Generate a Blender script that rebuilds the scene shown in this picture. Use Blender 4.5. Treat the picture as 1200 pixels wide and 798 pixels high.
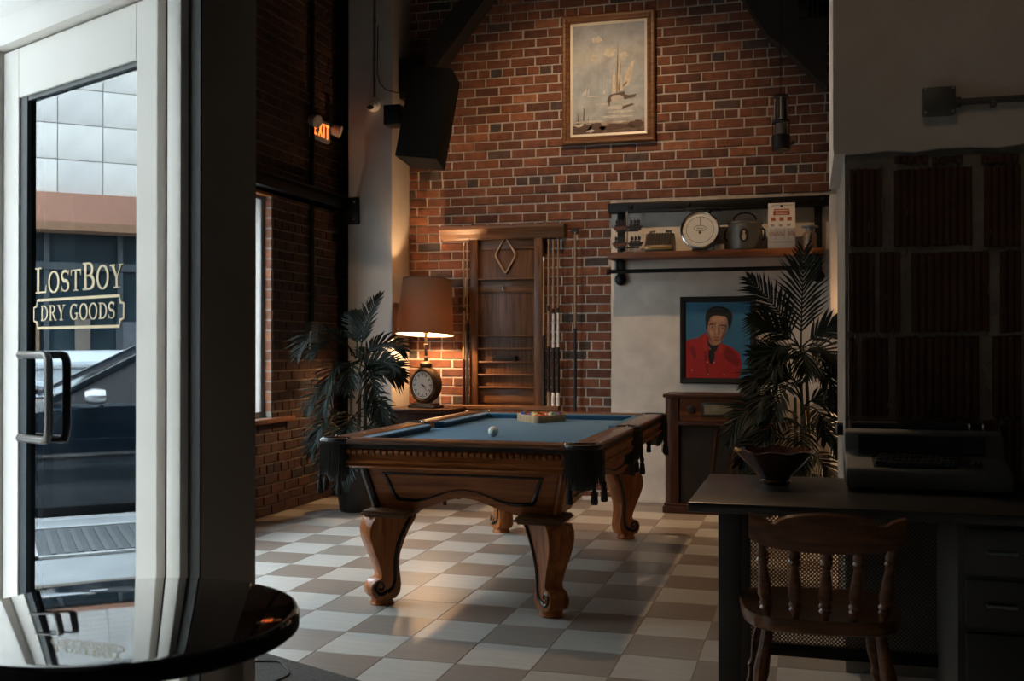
import bpy, bmesh, math, random
from math import pi, sin, cos, tan, radians, sqrt, atan2, floor
from mathutils import Vector, Matrix
random.seed(7)
SC = bpy.context.scene
COL = SC.collection
for _o in list(bpy.data.objects):
    bpy.data.objects.remove(_o)

# ------------------------------------------------------------------ camera
F, PIT, YAW, H = 1220.2, .0063, -.2781, 1.2469        # focal length in pixels of the 1200x798 frame
cd = bpy.data.cameras.new('camera'); cam = bpy.data.objects.new('camera', cd); COL.objects.link(cam)
cd.sensor_width = 36; cd.lens = F / 1200 * 36; cd.clip_start = .02; cd.clip_end = 200
cam.location = (0, 0, H); cam.rotation_euler = (pi / 2 + PIT, 0, -YAW)
cd.dof.use_dof = True; cd.dof.focus_distance = 5.6; cd.dof.aperture_fstop = 6.3
SC.camera = cam
# ------------------------------------------------------------------ sky, exposure
W = bpy.data.worlds.new('overcast_sky'); SC.world = W; W.use_nodes = True
bg = W.node_tree.nodes['Background']; bg.inputs[0].default_value = (.75, .92, 1.05, 1); bg.inputs[1].default_value = 14.5
SC.view_settings.view_transform = 'Standard'; SC.view_settings.look = 'None'
SC.view_settings.exposure = 0; SC.view_settings.gamma = 1; SC.view_settings.use_curve_mapping = False
try:
    SC.cycles.use_denoising = True
    SC.cycles.max_bounces = 10; SC.cycles.transparent_max_bounces = 12; SC.cycles.sample_clamp_indirect = 6
except Exception: pass

def portal(name, loc, sx, sy, rot):                      # guides the sky light through a window opening
    l = bpy.data.lights.new(name, 'AREA'); l.shape = 'RECTANGLE'; l.size = sx; l.size_y = sy; l.cycles.is_portal = True
    o = bpy.data.objects.new(name, l); COL.objects.link(o); o.location = loc; o.rotation_euler = rot
    return o
XL, YB = -3.85, 8.35                                      # faces of the street-side wall and the back wall
portal('daylight_window_portal', (XL - .17, 6.27, 1.56), 1.64, 1.40, (0, -pi / 2, 0))
portal('daylight_window_portal', (XL - .17, 4.49, 1.85), 2.7, 1.6, (0, -pi / 2, 0))
portal('daylight_storefront_portal', (XL - .17, 1.6, 1.65), 3.1, 3.1, (0, -pi / 2, 0))

def spot(name, loc, target, energy, col, size, blend, r):
    l = bpy.data.lights.new(name, 'SPOT'); l.energy = energy; l.color = col; l.spot_size = radians(size); l.spot_blend = blend; l.shadow_soft_size = r
    o = bpy.data.objects.new(name, l); COL.objects.link(o); o.location = loc
    o.rotation_euler = (Vector(target) - Vector(loc)).to_track_quat('-Z', 'Y').to_euler()
    return o
WARM = (1.0, .66, .38)
spot('ceiling_spot_lamp', (-1.62, 6.55, 4.42), (-1.75, 8.35, 2.0), 148, WARM, 92, .9, .03)
spot('ceiling_spot_lamp', (-.3, .8, 4.5), (1.0, 4.2, 3.1), 26, WARM, 62, .9, .05)
spot('ceiling_spot_lamp', (-1.66, 6.6, 4.42), (-.7, 5.0, 0), 150, WARM, 82, .6, .035)

# ------------------------------------------------------------------ helpers
def ray(px, py):
    x = (px - 600) / F; y = -(py - 399) / F
    c, s = cos(PIT), sin(PIT); fw = c - y * s; u = s + y * c
    c, s = cos(YAW), sin(YAW)
    return Vector((x * c + fw * s, -x * s + fw * c, u))
C0 = Vector((0, 0, H))
def pz(px, py, z=0): d = ray(px, py); return C0 + d * ((z - H) / d.z)
def pY(px, py, Y): d = ray(px, py); return C0 + d * (Y / d.y)
def pX(px, py, X): d = ray(px, py); return C0 + d * (X / d.x)

class MB:
    def __init__(s): s.v = []; s.f = []; s.t = []
    def add(s, vs, fs, tone=None):
        n = len(s.v); s.v += [tuple(q) for q in vs]; s.f += [tuple(i + n for i in f) for f in fs]
        if tone is not None: s.t += [tone] * len(vs)
        return s
    def box(s, c, d, rot=None, tone=None):
        x, y, z = d[0] / 2, d[1] / 2, d[2] / 2
        vs = [Vector((a * x, b * y, e * z)) for e in (-1, 1) for b in (-1, 1) for a in (-1, 1)]
        if rot is not None: vs = [rot @ q for q in vs]
        vs = [q + Vector(c) for q in vs]
        return s.add(vs, [(0, 2, 3, 1), (4, 5, 7, 6), (0, 1, 5, 4), (2, 6, 7, 3), (0, 4, 6, 2), (1, 3, 7, 5)], tone)
    def bb(s, x0, x1, y0, y1, z0, z1): return s.box(((x0 + x1) / 2, (y0 + y1) / 2, (z0 + z1) / 2), (abs(x1 - x0), abs(y1 - y0), abs(z1 - z0)))
    def tube(s, pts, r, n=8, cap=True):
        pts = [Vector(p) for p in pts]; m = len(pts); rs = r if isinstance(r, (list, tuple)) else [r] * m
        vs = []; up = None
        for i, p in enumerate(pts):
            t = (pts[min(i + 1, m - 1)] - pts[max(i - 1, 0)]).normalized()
            if up is None: up = t.orthogonal().normalized()
            else:
                up = up - t * up.dot(t); up = up.normalized() if up.length > 1e-6 else t.orthogonal().normalized()
            w = t.cross(up)
            for k in range(n):
                a = 2 * pi * k / n; vs.append(p + (up * cos(a) + w * sin(a)) * rs[i])
        fs = [(i * n + k, i * n + (k + 1) % n, (i + 1) * n + (k + 1) % n, (i + 1) * n + k) for i in range(m - 1) for k in range(n)]
        if cap: fs += [tuple(range(n - 1, -1, -1)), tuple((m - 1) * n + k for k in range(n))]
        return s.add(vs, fs)
    def lathe(s, prof, c=(0, 0, 0), n=20, M=None, wob=None):
        vs = []; m = len(prof); c = Vector(c)
        for i, (r, z) in enumerate(prof):
            for k in range(n):
                a = 2 * pi * k / n; q = Vector((r * cos(a), r * sin(a), z))
                if wob: q = wob(q, a, i)
                if M is not None: q = M @ q
                vs.append(q + c)
        fs = [(i * n + k, i * n + (k + 1) % n, (i + 1) * n + (k + 1) % n, (i + 1) * n + k) for i in range(m - 1) for k in range(n)]
        fs += [tuple(range(n - 1, -1, -1)), tuple((m - 1) * n + k for k in range(n))]
        return s.add(vs, fs)
    def prism(s, out, fn):                                # fn(u, v, w) -> point; w = 0 or 1
        n = len(out); vs = [fn(u, v, 0) for u, v in out] + [fn(u, v, 1) for u, v in out]
        fs = [tuple(range(n - 1, -1, -1)), tuple(range(n, 2 * n))] + [(i, (i + 1) % n, n + (i + 1) % n, n + i) for i in range(n)]
        return s.add(vs, fs)
    def sphere(s, c, r, nu=16, nv=10, sc=(1, 1, 1)):
        prof = [(r * sin(pi * i / nv) + (1e-5 if i in (0, nv) else 0), -r * cos(pi * i / nv)) for i in range(nv + 1)]
        return s.lathe([(a, b) for a, b in prof], c, nu, Matrix.Diagonal(sc))
    def build(s, name, mat, parent=None, smooth=True, bevel=0, seg=2, fix=True):
        me = bpy.data.meshes.new(name); me.from_pydata(s.v, [], s.f)
        if s.t:
            at = me.attributes.new('tone', 'FLOAT', 'POINT'); at.data.foreach_set('value', s.t)
        if fix or bevel:
            bm = bmesh.new(); bm.from_mesh(me)
            if fix: bmesh.ops.recalc_face_normals(bm, faces=bm.faces)
            if bevel:
                es = [e for e in bm.edges if len(e.link_faces) == 2 and e.calc_face_angle(0) > .5]
                bmesh.ops.bevel(bm, geom=es, offset=bevel, segments=seg, profile=.5, affect='EDGES', clamp_overlap=True)
            bm.to_mesh(me); bm.free()
        if smooth:
            me.polygons.foreach_set('use_smooth', [True] * len(me.polygons)); me.set_sharp_from_angle(angle=radians(38))
        me.materials.append(mat)
        return mobj(name, me, parent)
def mobj(name, me, parent=None):
    o = bpy.data.objects.new(name, me); COL.objects.link(o)
    if parent: o.parent = parent
    return o
def tag(o, label, cat, group=None):
    o['label'] = label; o['category'] = cat
    if group: o['group'] = group
    return o
def thing(name, label, cat, loc=(0, 0, 0), rz=0, group=None):
    o = bpy.data.objects.new(name, None); COL.objects.link(o); o.empty_display_size = .1
    o.location = loc; o.rotation_euler = (0, 0, rz)
    return tag(o, label, cat, group)
def struct(o): o['kind'] = 'structure'; return o
def stuff(o): o['kind'] = 'stuff'; return o
def dup(root, loc=None, rz=None, label=None):
    r = root.copy(); COL.objects.link(r)
    if loc is not None: r.location = loc
    if rz is not None: r.rotation_euler = (0, 0, rz)
    if label: r['label'] = label
    for ch in list(root.children):
        c = ch.copy(); COL.objects.link(c); c.parent = r
        for g in ch.children:
            d = g.copy(); COL.objects.link(d); d.parent = c
    return r
def RZ(a): return Matrix.Rotation(a, 3, 'Z')
def RX(a): return Matrix.Rotation(a, 3, 'X')
def RY(a): return Matrix.Rotation(a, 3, 'Y')

# ------------------------------------------------------------------ materials
MATS = {}
def _new(name):
    m = bpy.data.materials.new(name); m.use_nodes = True; nt = m.node_tree
    return m, nt, nt.nodes['Principled BSDF']
def pm(name, col, rough=.5, metal=0, var=.15, scale=8, bump=0, bscale=60, coat=0, emit=None, es=0, sheen=0, spec=.5, stretch=(1, 1, 1)):
    m, nt, b = _new(name); N = nt.nodes; L = nt.links
    b.inputs['Roughness'].default_value = rough; b.inputs['Metallic'].default_value = metal; b.inputs['Specular IOR Level'].default_value = spec
    b.inputs['Coat Weight'].default_value = coat
    if sheen: b.inputs['Sheen Weight'].default_value = sheen
    tc = N.new('ShaderNodeTexCoord'); mp = N.new('ShaderNodeMapping'); mp.inputs['Scale'].default_value = stretch; L.new(tc.outputs['Object'], mp.inputs[0])
    no = N.new('ShaderNodeTexNoise'); no.inputs['Scale'].default_value = scale; no.inputs['Detail'].default_value = 5; L.new(mp.outputs[0], no.inputs['Vector'])
    mx = N.new('ShaderNodeMix'); mx.data_type = 'RGBA'; L.new(no.outputs['Fac'], mx.inputs['Factor'])
    mx.inputs[6].default_value = tuple(max(0, c * (1 - 2 * var)) for c in col) + (1,); mx.inputs[7].default_value = tuple(c * (1 + 2 * var) for c in col) + (1,)
    L.new(mx.outputs[2], b.inputs['Base Color'])
    if bump:
        n2 = N.new('ShaderNodeTexNoise'); n2.inputs['Scale'].default_value = bscale; n2.inputs['Detail'].default_value = 6; L.new(mp.outputs[0], n2.inputs['Vector'])
        bp = N.new('ShaderNodeBump'); bp.inputs['Strength'].default_value = bump; bp.inputs['Distance'].default_value = .01
        L.new(n2.outputs['Fac'], bp.inputs['Height']); L.new(bp.outputs[0], b.inputs['Normal'])
    if emit: b.inputs['Emission Color'].default_value = emit + (1,); b.inputs['Emission Strength'].default_value = es
    MATS[name] = m; return m
def wood(name, c1, c2, rough=.4, axis='X', scale=3, coat=.04, spec=.3):
    m, nt, b = _new(name); N = nt.nodes; L = nt.links
    b.inputs['Roughness'].default_value = rough; b.inputs['Coat Weight'].default_value = coat; b.inputs['Coat Roughness'].default_value = .25; b.inputs['Specular IOR Level'].default_value = spec
    tc = N.new('ShaderNodeTexCoord'); mp = N.new('ShaderNodeMapping'); st = {'X': (1, 14, 14), 'Y': (14, 1, 14), 'Z': (14, 14, 1)}[axis]
    mp.inputs['Scale'].default_value = st; L.new(tc.outputs['Object'], mp.inputs[0])
    no = N.new('ShaderNodeTexNoise'); no.inputs['Scale'].default_value = scale; no.inputs['Detail'].default_value = 8; no.inputs['Distortion'].default_value = .6; L.new(mp.outputs[0], no.inputs['Vector'])
    cr = N.new('ShaderNodeValToRGB'); cr.color_ramp.elements[0].position = .36; cr.color_ramp.elements[1].position = .66
    cr.color_ramp.elements[0].color = c1 + (1,); cr.color_ramp.elements[1].color = c2 + (1,); L.new(no.outputs['Fac'], cr.inputs[0]); L.new(cr.outputs[0], b.inputs['Base Color'])
    bp = N.new('ShaderNodeBump'); bp.inputs['Strength'].default_value = .08; bp.inputs['Distance'].default_value = .004; L.new(no.outputs['Fac'], bp.inputs['Height']); L.new(bp.outputs[0], b.inputs['Normal'])
    MATS[name] = m; return m
def brick_mat(name, ramp, rough=.85):
    m, nt, b = _new(name); N = nt.nodes; L = nt.links; b.inputs['Roughness'].default_value = rough
    at = N.new('ShaderNodeAttribute'); at.attribute_name = 'tone'
    cr = N.new('ShaderNodeValToRGB'); e = cr.color_ramp.elements
    e[0].position = ramp[0][0]; e[0].color = ramp[0][1] + (1,); e[1].position = ramp[-1][0]; e[1].color = ramp[-1][1] + (1,)
    for p, c in ramp[1:-1]: q = e.new(p); q.color = c + (1,)
    L.new(at.outputs['Fac'], cr.inputs[0])
    ge = N.new('ShaderNodeNewGeometry'); no = N.new('ShaderNodeTexNoise'); no.inputs['Scale'].default_value = 14; no.inputs['Detail'].default_value = 8; L.new(ge.outputs['Position'], no.inputs['Vector'])
    mr = N.new('ShaderNodeMapRange'); mr.inputs[1].default_value = .3; mr.inputs[2].default_value = .7; mr.inputs[3].default_value = .62; mr.inputs[4].default_value = 1.25; L.new(no.outputs['Fac'], mr.inputs[0])
    mx = N.new('ShaderNodeMix'); mx.data_type = 'RGBA'; mx.blend_type = 'MULTIPLY'; mx.inputs[0].default_value = 1; L.new(cr.outputs[0], mx.inputs[6]); L.new(mr.outputs[0], mx.inputs[7]); L.new(mx.outputs[2], b.inputs['Base Color'])
    n2 = N.new('ShaderNodeTexNoise'); n2.inputs['Scale'].default_value = 90; n2.inputs['Detail'].default_value = 5; L.new(ge.outputs['Position'], n2.inputs['Vector'])
    bp = N.new('ShaderNodeBump'); bp.inputs['Strength'].default_value = .5; bp.inputs['Distance'].default_value = .006; L.new(n2.outputs['Fac'], bp.inputs['Height']); L.new(bp.outputs[0], b.inputs['Normal'])
    MATS[name] = m; return m
def glass(name, refl, tint=(1, 1, 1), rough=0.0):
    m, nt, b = _new(name); N = nt.nodes; L = nt.links; N.remove(b); out = N['Material Output']
    tr = N.new('ShaderNodeBsdfTransparent'); tr.inputs[0].default_value = tint + (1,); gl = N.new('ShaderNodeBsdfGlossy'); gl.inputs['Roughness'].default_value = rough; gl.inputs[0].default_value = (.94, .97, 1, 1)
    mx = N.new('ShaderNodeMixShader'); lw = N.new('ShaderNodeLayerWeight'); lw.inputs[0].default_value = .5      # Schlick reflectance, same from both sides
    po = N.new('ShaderNodeMath'); po.operation = 'POWER'; po.inputs[1].default_value = 5; L.new(lw.outputs['Facing'], po.inputs[0])
    ma = N.new('ShaderNodeMath'); ma.operation = 'MULTIPLY_ADD'; ma.use_clamp = True; ma.inputs[1].default_value = .9; ma.inputs[2].default_value = .07 + refl; L.new(po.outputs[0], ma.inputs[0]); L.new(ma.outputs[0], mx.inputs[0])
    L.new(tr.outputs[0], mx.inputs[1]); L.new(gl.outputs[0], mx.inputs[2]); L.new(mx.outputs[0], out.inputs[0]); MATS[name] = m; return m

BRICK = brick_mat('brick_red', [(0, (.060, .046, .040)), (.13, (.085, .050, .038)), (.2, (.09, .034, .020)), (.55, (.175, .062, .030)), (.85, (.26, .095, .044)), (1, (.33, .135, .065))])
MORTAR = pm('mortar', (.50, .43, .36), .95, var=.2, scale=30, bump=.6, bscale=120)
PLASTER = pm('white_plaster', (.64, .58, .51), .9, var=.07, scale=5, bump=.15, bscale=40)
PLASTER_OLD = pm('worn_white_plaster', (.66, .585, .50), .9, var=.14, scale=6, bump=.4, bscale=25)
BLACKSTEEL = pm('black_steel', (.012, .012, .012), .45, .6, var=.3, scale=20, bump=.1)
BLACK = pm('matt_black', (.005, .005, .0055), .6, var=.2)
BLACKGLOSS = pm('gloss_black', (.006, .006, .007), .05, var=.1, coat=1, spec=1.0)
BLACKGLOSS.node_tree.nodes['Principled BSDF'].inputs['Coat IOR'].default_value = 2.1; BLACKGLOSS.node_tree.nodes['Principled BSDF'].inputs['IOR'].default_value = 1.7
TIMBER = pm('dark_timber', (.014, .011, .009), .8, var=.4, scale=14, bump=.4)
TL = pm('tile_light', (.50, .475, .43), .36, var=.10, scale=3, stretch=(1.5, 10, 1), bump=.03, bscale=50)
TL2 = pm('tile_light_worn', (.46, .425, .375), .38, var=.10, scale=3, stretch=(1.5, 10, 1), bump=.03, bscale=50)
TD = pm('tile_dark', (.30, .255, .215), .34, var=.12, scale=3, stretch=(1.5, 10, 1), bump=.03, bscale=50)
TD2 = pm('tile_dark_brown', (.26, .205, .165), .34, var=.12, scale=3, stretch=(1.5, 10, 1), bump=.03, bscale=50)
GROUT = pm('floor_joint', (.10, .085, .07), .8)
DOORWHITE = pm('white_door_paint', (.84, .79, .72), .45, var=.03, scale=4)
BRONZE = pm('dark_bronze_paint', (.22, .175, .135), .5, var=.15, scale=2)
DARKWALL = pm('dark_wall', (.06, .055, .05), .9)
CEIL = pm('dark_ceiling', (.05, .042, .036), .9)
OAK = wood('table_oak', (.26, .070, .014), (.50, .165, .040), .38, 'X')
OAKY = wood('table_oak_long', (.23, .060, .012), (.45, .14, .032), .38, 'Y')
OAKZ = wood('table_oak_upright', (.25, .066, .014), (.46, .15, .036), .33, 'Z')
RAILX = wood('rail_wood', (.10, .034, .012), (.21, .076, .027), .3, 'X', 3, .3, .5)
RAILY = wood('rail_wood_long', (.10, .034, .012), (.21, .076, .027), .3, 'Y', 3, .3, .5)
WALNUT = wood('walnut', (.085, .036, .015), (.18, .08, .034), .4, 'Z')
WALNUTX = wood('walnut_long', (.10, .042, .017), (.21, .095, .038), .4, 'X')
SHELFW = wood('shelf_wood', (.10, .034, .014), (.20, .075, .03), .5, 'X')
MAHOG = wood('mahogany', (.030, .011, .006), (.07, .025, .011), .35, 'Z')
CHAIRW = wood('chair_wood', (.06, .02, .008), (.15, .054, .019), .28, 'X')
MAPLE = wood('maple', (.42, .27, .15), (.58, .40, .24), .4, 'Z')
FELT = pm('blue_felt', (.028, .115, .21), .95, var=.06, scale=150, sheen=.15, bump=.05, bscale=400)
LEATHER = pm('black_leather', (.010, .009, .008), .45, var=.3, bump=.2)
FRINGE = pm('dark_fringe', (.03, .025, .02), .85, var=.3, scale=60)
BRASS = pm('brass', (.45, .28, .10), .35, .9, var=.2)
CHROME = pm('chrome', (.7, .7, .7), .15, 1, var=.03)
STEEL = pm('galvanised_steel', (.33, .33, .33), .4, .8, var=.15)
IVORY = pm('ivory', (.68, .62, .50), .35, var=.04)
WHITE = pm('white_gloss', (.78, .76, .70), .15, var=.03)
GREYBOX = pm('grey_conduit', (.10, .105, .10), .5, .5, var=.2, bump=.1)
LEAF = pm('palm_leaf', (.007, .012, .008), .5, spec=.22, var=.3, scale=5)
STEM = pm('palm_stem', (.05, .045, .02), .6, var=.3)
POT = pm('dark_pot', (.018, .015, .013), .5, var=.2)
SOIL = pm('soil', (.02, .015, .01), .95, bump=.6)
BEIGE = pm('typewriter_beige', (.12, .105, .085), .55, var=.05)
DESKTOP = pm('desk_top', (.022, .019, .016), .3, var=.15, scale=6, stretch=(1, 8, 1))
DESKMETAL = pm('desk_metal', (.062, .056, .048), .5, .3, var=.1)
CARPET = pm('grey_carpet', (.10, .092, .082), .98, var=.35, scale=90, bump=1, bscale=300)
GLASS = glass('clear_glass', .0)
DOORGLASS = glass('reflective_door_glass', .06, (.25, .28, .30))

# ================================================================== STRUCTURE
# ---- floor: slab with the checker carried on, every tile in view a piece of its own
TX, TY, TS = -1.952, 4.196, .305
def checker_mat():
    m, nt, b = _new('floor_checker'); N = nt.nodes; L = nt.links; b.inputs['Roughness'].default_value = .36
    ge = N.new('ShaderNodeNewGeometry'); mp = N.new('ShaderNodeMapping'); mp.inputs['Location'].default_value = (-TX / TS, -TY / TS, .5); mp.inputs['Scale'].default_value = (1 / TS, 1 / TS, .001)
    ch = N.new('ShaderNodeTexChecker'); ch.inputs['Scale'].default_value = 1; ch.inputs['Color1'].default_value = (.22, .17, .135, 1); ch.inputs['Color2'].default_value = (.56, .51, .44, 1)
    L.new(ge.outputs['Position'], mp.inputs[0]); L.new(mp.outputs[0], ch.inputs[0]); L.new(ch.outputs[0], b.inputs['Base Color']); return m
fl = MB(); fl.bb(XL - .25, 6, -4, YB + .3, -.15, -.003)
FLOOR = struct(fl.build('floor', checker_mat(), smooth=False))
def tile_mesh(mat):
    h = TS / 2 - .0011; b = MB(); e = .0012
    b.add([(-h, -h, -.004), (h, -h, -.004), (h, h, -.004), (-h, h, -.004), (-h, -h, -e), (h, -h, -e), (h, h, -e), (-h, h, -e), (-h + e, -h + e, 0), (h - e, -h + e, 0), (h - e, h - e, 0), (-h + e, h - e, 0)],
          [(0, 3, 2, 1), (8, 9, 10, 11)] + [(a + i, a + (i + 1) % 4, a + 4 + (i + 1) % 4, a + 4 + i) for a in (0, 4) for i in range(4)])
    me = bpy.data.meshes.new('tile'); me.from_pydata(b.v, [], b.f); me.materials.append(mat); return me
def project(P):
    d = Vector(P) - C0; c, s = cos(YAW), sin(YAW); r = d.x * c - d.y * s; fw = d.x * s + d.y * c; u = d.z
    c, s = cos(PIT), sin(PIT); f2 = fw * c + u * s; u2 = -fw * s + u * c
    return (600 + F * r / f2, 399 - F * u2 / f2) if f2 > .05 else (-9999, -9999)
_tm = [[tile_mesh(m) for m in (TD, TD2, TD)], [tile_mesh(m) for m in (TL, TL2, TL)]]
for i in range(-7, 9):
    for j in range(-5, 14):
        x, y = TX + (i + .5) * TS, TY + (j + .5) * TS
        if x < XL + .1 or y > YB - .12: continue
        px, py = project((x, y, 0))
        if not (250 < px < 1130 and py < 850): continue
        o = mobj('tile', random.choice(_tm[(i + j) % 2]), FLOOR); o.location = (x, y, random.uniform(-.0004, .0004)); o.rotation_euler = (0, 0, pi * random.randint(0, 1))

# ---- brick walls
BL, BH, BP, HP, CR = .197, .0635, .210, .108, .0762
def brick_mesh(l, tone, k):
    r = random.Random(k); b = MB(); x, z = l / 2, BH / 2; q = .004
    fr = [(-x + q + r.uniform(-.002, .002), -.018 + r.uniform(-.0015, .0015), -z + q + r.uniform(-.0015, .0015)), (x - q + r.uniform(-.002, .002), -.018 + r.uniform(-.0015, .0015), -z + q), (x - q, -.018 + r.uniform(-.0015, .0015), z - q + r.uniform(-.0015, .0015)), (-x + q, -.018, z - q)]
    b.add([(-x, .018, -z), (x, .018, -z), (x, .018, z), (-x, .018, z), (-x, -.013, -z), (x, -.013, -z), (x, -.013, z), (-x, -.013, z)] + fr,
          [(0, 3, 2, 1), (8, 9, 10, 11)] + [(a + i, a + (i + 1) % 4, a + 4 + (i + 1) % 4, a + 4 + i) for a in (0, 4) for i in range(4)], tone)
    return b
BRICK_SHADED = brick_mat('brick_red_shaded', [(0, (.014, .011, .010)), (.13, (.020, .013, .011)), (.2, (.030, .012, .008)), (.55, (.047, .017, .009)), (.85, (.068, .024, .012)), (1, (.09, .033, .017))])  # red brick darkened: the shade on the street wall is put into its colour
def brick_me(b, m=BRICK):
    me = bpy.data.meshes.new('brick'); me.from_pydata(b.v, [], b.f); at = me.attributes.new('tone', 'FLOAT', 'POINT'); at.data.foreach_set('value', b.t); me.materials.append(m); return me
TONES = [0.0, .12, .25, .35, .45, .5, .55, .62, .7, .8, .95]
_bm = {(t, i): brick_me(brick_mesh(BL if t == 's' else HP - .013, TONES[i], i * 7 + (t == 's'))) for t in 'sh' for i in range(len(TONES))}
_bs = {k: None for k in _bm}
for t_, i_ in _bs: _bs[(t_, i_)] = brick_me(brick_mesh(BL if t_ == 's' else HP - .013, TONES[i_], i_ * 7 + (t_ == 's')), BRICK_SHADED)
def pick(r, head):
    if r.random() < (.13 if head else .045): return r.choice((0, 1))
    return min(10, max(2, int(r.gauss(5.6, 2.0))))
def brickwork(parent, u0, u1, z1, place, rz, skip, seen, seed, nmax=300, ms=None, mt=BRICK):
    """place(u, z) -> point on the wall face; skip(ua, ub, za, zb) tests an opening."""
    r = random.Random(seed); full = []; rest = MB()
    for row in range(int(z1 / CR)):
        z = (row + .5) * CR; head = row % 6 == 4; p = HP if head else BP
        u = u0 - (p * .5 if row % 2 else 0) - r.uniform(0, .03)
        while u < u1:
            a, b = u + .0065, u + p - .0065; u += p
            a, b = max(a, u0), min(b, u1)
            for sa, sb in skip(z - BH / 2, z + BH / 2):
                if a < sb and b > sa:
                    if a < sa: b = min(b, sa)
                    elif b > sb: a = max(a, sb)
                    else: a = b
            if b - a < .025: continue
            t = pick(r, head); whole = abs((b - a) - (p - .013)) < 1e-4; P = place((a + b) / 2, z)
            P = P + Vector((r.uniform(-.003, .003), r.uniform(-.003, .003), 0))
            tilt = r.uniform(-.006, .006)
            if whole and seen(P): full.append((P, 'h' if head else 's', t, tilt))
            else:
                M = RZ(rz) @ RY(tilt); bb = brick_mesh(b - a, TONES[t], r.randint(0, 999))
                rest.add([M @ Vector(q) + P for q in bb.v], bb.f, TONES[t])
    full.sort(key=lambda e: -(1.9 if e[1] == 's' else 1) / (e[0] - C0).length)
    for P, k, t, tilt in full[nmax:]:
        M = RZ(rz) @ RY(tilt); bb = brick_mesh(BL if k == 's' else HP - .013, TONES[t], r.randint(0, 999)); rest.add([M @ Vector(q) + P for q in bb.v], bb.f, TONES[t])
    for P, k, t, tilt in full[:nmax]:
        o = mobj('brick', (ms or _bm)[(k, t)], parent); o.location = P; o.rotation_euler = (0, tilt, rz)
    if rest.v: stuff(rest.build('brickwork', mt, parent, smooth=False, fix=False))
def boxes_hide(rects):
    def f(P):
        x, y = project(P); return not any(a < x < b and c < y < d for a, b, c, d in rects) and -10 < x < 1210 and -10 < y < 800
    return f
b = MB(); b.bb(-4.2, 6, YB + .007, YB + .30, 0, 4.75); WB = struct(b.build('wall_back', MORTAR, smooth=False))
brickwork(WB, -3.32, .16, 4.7, lambda u, z: Vector((u, YB + .016, z)), 0, lambda a, b: [(-1.55, 9)] if a < 2.40 else [],
          boxes_hide([(662, 764, 18, 168), (560, 628, 280, 476), (470, 535, 90, 195), (475, 525, 330, 388), (400, 780, 482, 800), (480, 555, 0, 70), (880, 1000, 0, 60)]), 3)
# white plaster infill below the lintel, built as the wall's own panel
b = MB(); b.bb(-1.545, .75, YB - .004, YB + .02, .03, 2.335); b.build('plaster_panel', PLASTER_OLD, WB, bevel=.004)
b = MB(); b.bb(-3.3, .75, YB - .022, YB + .02, 0, .032); struct(b.build('baseboard_back', PLASTER_OLD, smooth=False))
# left (street) wall with window openings
def wall_with_holes(name, y0, y1, z1, holes, x0, x1, mat):
    b = MB(); ys = y0
    for (a, c, za, zb) in sorted(holes):
        if a > ys: b.bb(x0, x1, ys, a, 0, z1)
        if za > 0: b.bb(x0, x1, a, c, 0, za)
        b.bb(x0, x1, a, c, zb, z1); ys = c
    b.bb(x0, x1, ys, y1, 0, z1)
    return struct(b.build(name, mat, smooth=False))
WIN = [(5.56, 6.98, .72, 2.39), (3.68, 5.30, .45, 3.2), (.05, 3.15, .10, 3.2)]
WLft = wall_with_holes('wall_left', -4, YB + .3, 4.75, WIN, XL - .30, XL - .007, pm('mortar_shaded', (.16, .125, .10), .95, var=.25, scale=30, bump=.6, bscale=120))  # mortar colour darkened too, to carry this wall's shade
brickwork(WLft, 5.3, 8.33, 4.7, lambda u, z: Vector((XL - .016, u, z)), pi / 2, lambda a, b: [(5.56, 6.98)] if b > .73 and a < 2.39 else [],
          boxes_hide([(-50, 303, 0, 800), (408, 1300, 0, 800), (345, 460, 400, 620), (300, 425, 216, 245)]), 5, 280, _bs, BRICK_SHADED)
r_ = random.Random(4); _rv = []
for k in range(3):
    q = MB(); q.box((0, 0, 0), (.052, .012, BH), None, (.6, .75, .9)[k]); _rv.append(brick_me(q))
for row in range(10, 31):                                  # brick ends in the window reveal
    z = (row + .5) * CR
    o = mobj('brick', _rv[row % 3], WLft); o.location = (XL - .035, 6.977, z)
b = MB(); b.bb(XL - .2, XL - .008, 6.975, 6.99, .72, 2.39); b.build('reveal_mortar', pm('reveal_mortar', (.28, .25, .22), .9), WLft, smooth=False)
def window(n, y0, y1, z0, z1, x, mull=(), bars=(), t=.05, m=DOORWHITE, dp=.035):
    b = MB(); b.bb(x - dp, x + dp, y0, y1, z0, z0 + t); b.bb(x - dp, x + dp, y0, y1, z1 - t, z1)
    w = struct(b.build('window_%d' % n, m, smooth=False, bevel=.004))
    for y in (y0 + t / 2, y1 - t / 2) + tuple(mull):
        q = MB(); q.bb(x - dp, x + dp, y - t / 2, y + t / 2, z0 + t, z1 - t); q.build('window_stile', m, w, bevel=.004)
    for z in bars:
        q = MB(); q.bb(x - .025, x + .025, y0 + t, y1 - t, z - .02, z + .02); q.build('glazing_bar', m, w, bevel=.003)
    ed = [y0 + t / 2] + sorted(mull) + [y1 - t / 2]
    for a, c in zip(ed[:-1], ed[1:]):
        q = MB(); q.add([(x, a, z0 + t / 2), (x, c, z0 + t / 2), (x, c, z1 - t / 2), (x, a, z1 - t / 2)], [(0, 1, 2, 3)]); q.build('pane', GLASS, w, smooth=False, fix=False)
    return w
WFR = pm('grey_window_paint', (.20, .19, .175), .5)
window(1, 5.56, 6.975, .72, 2.39, XL - .080, (6.27,), t=.045, m=WFR, dp=.012)
window(2, 3.68, 5.30, .45, 3.2, XL - .20, (4.5,), m=WFR)  # unseen window, opening enlarged to throw more daylight on the table front
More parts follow.
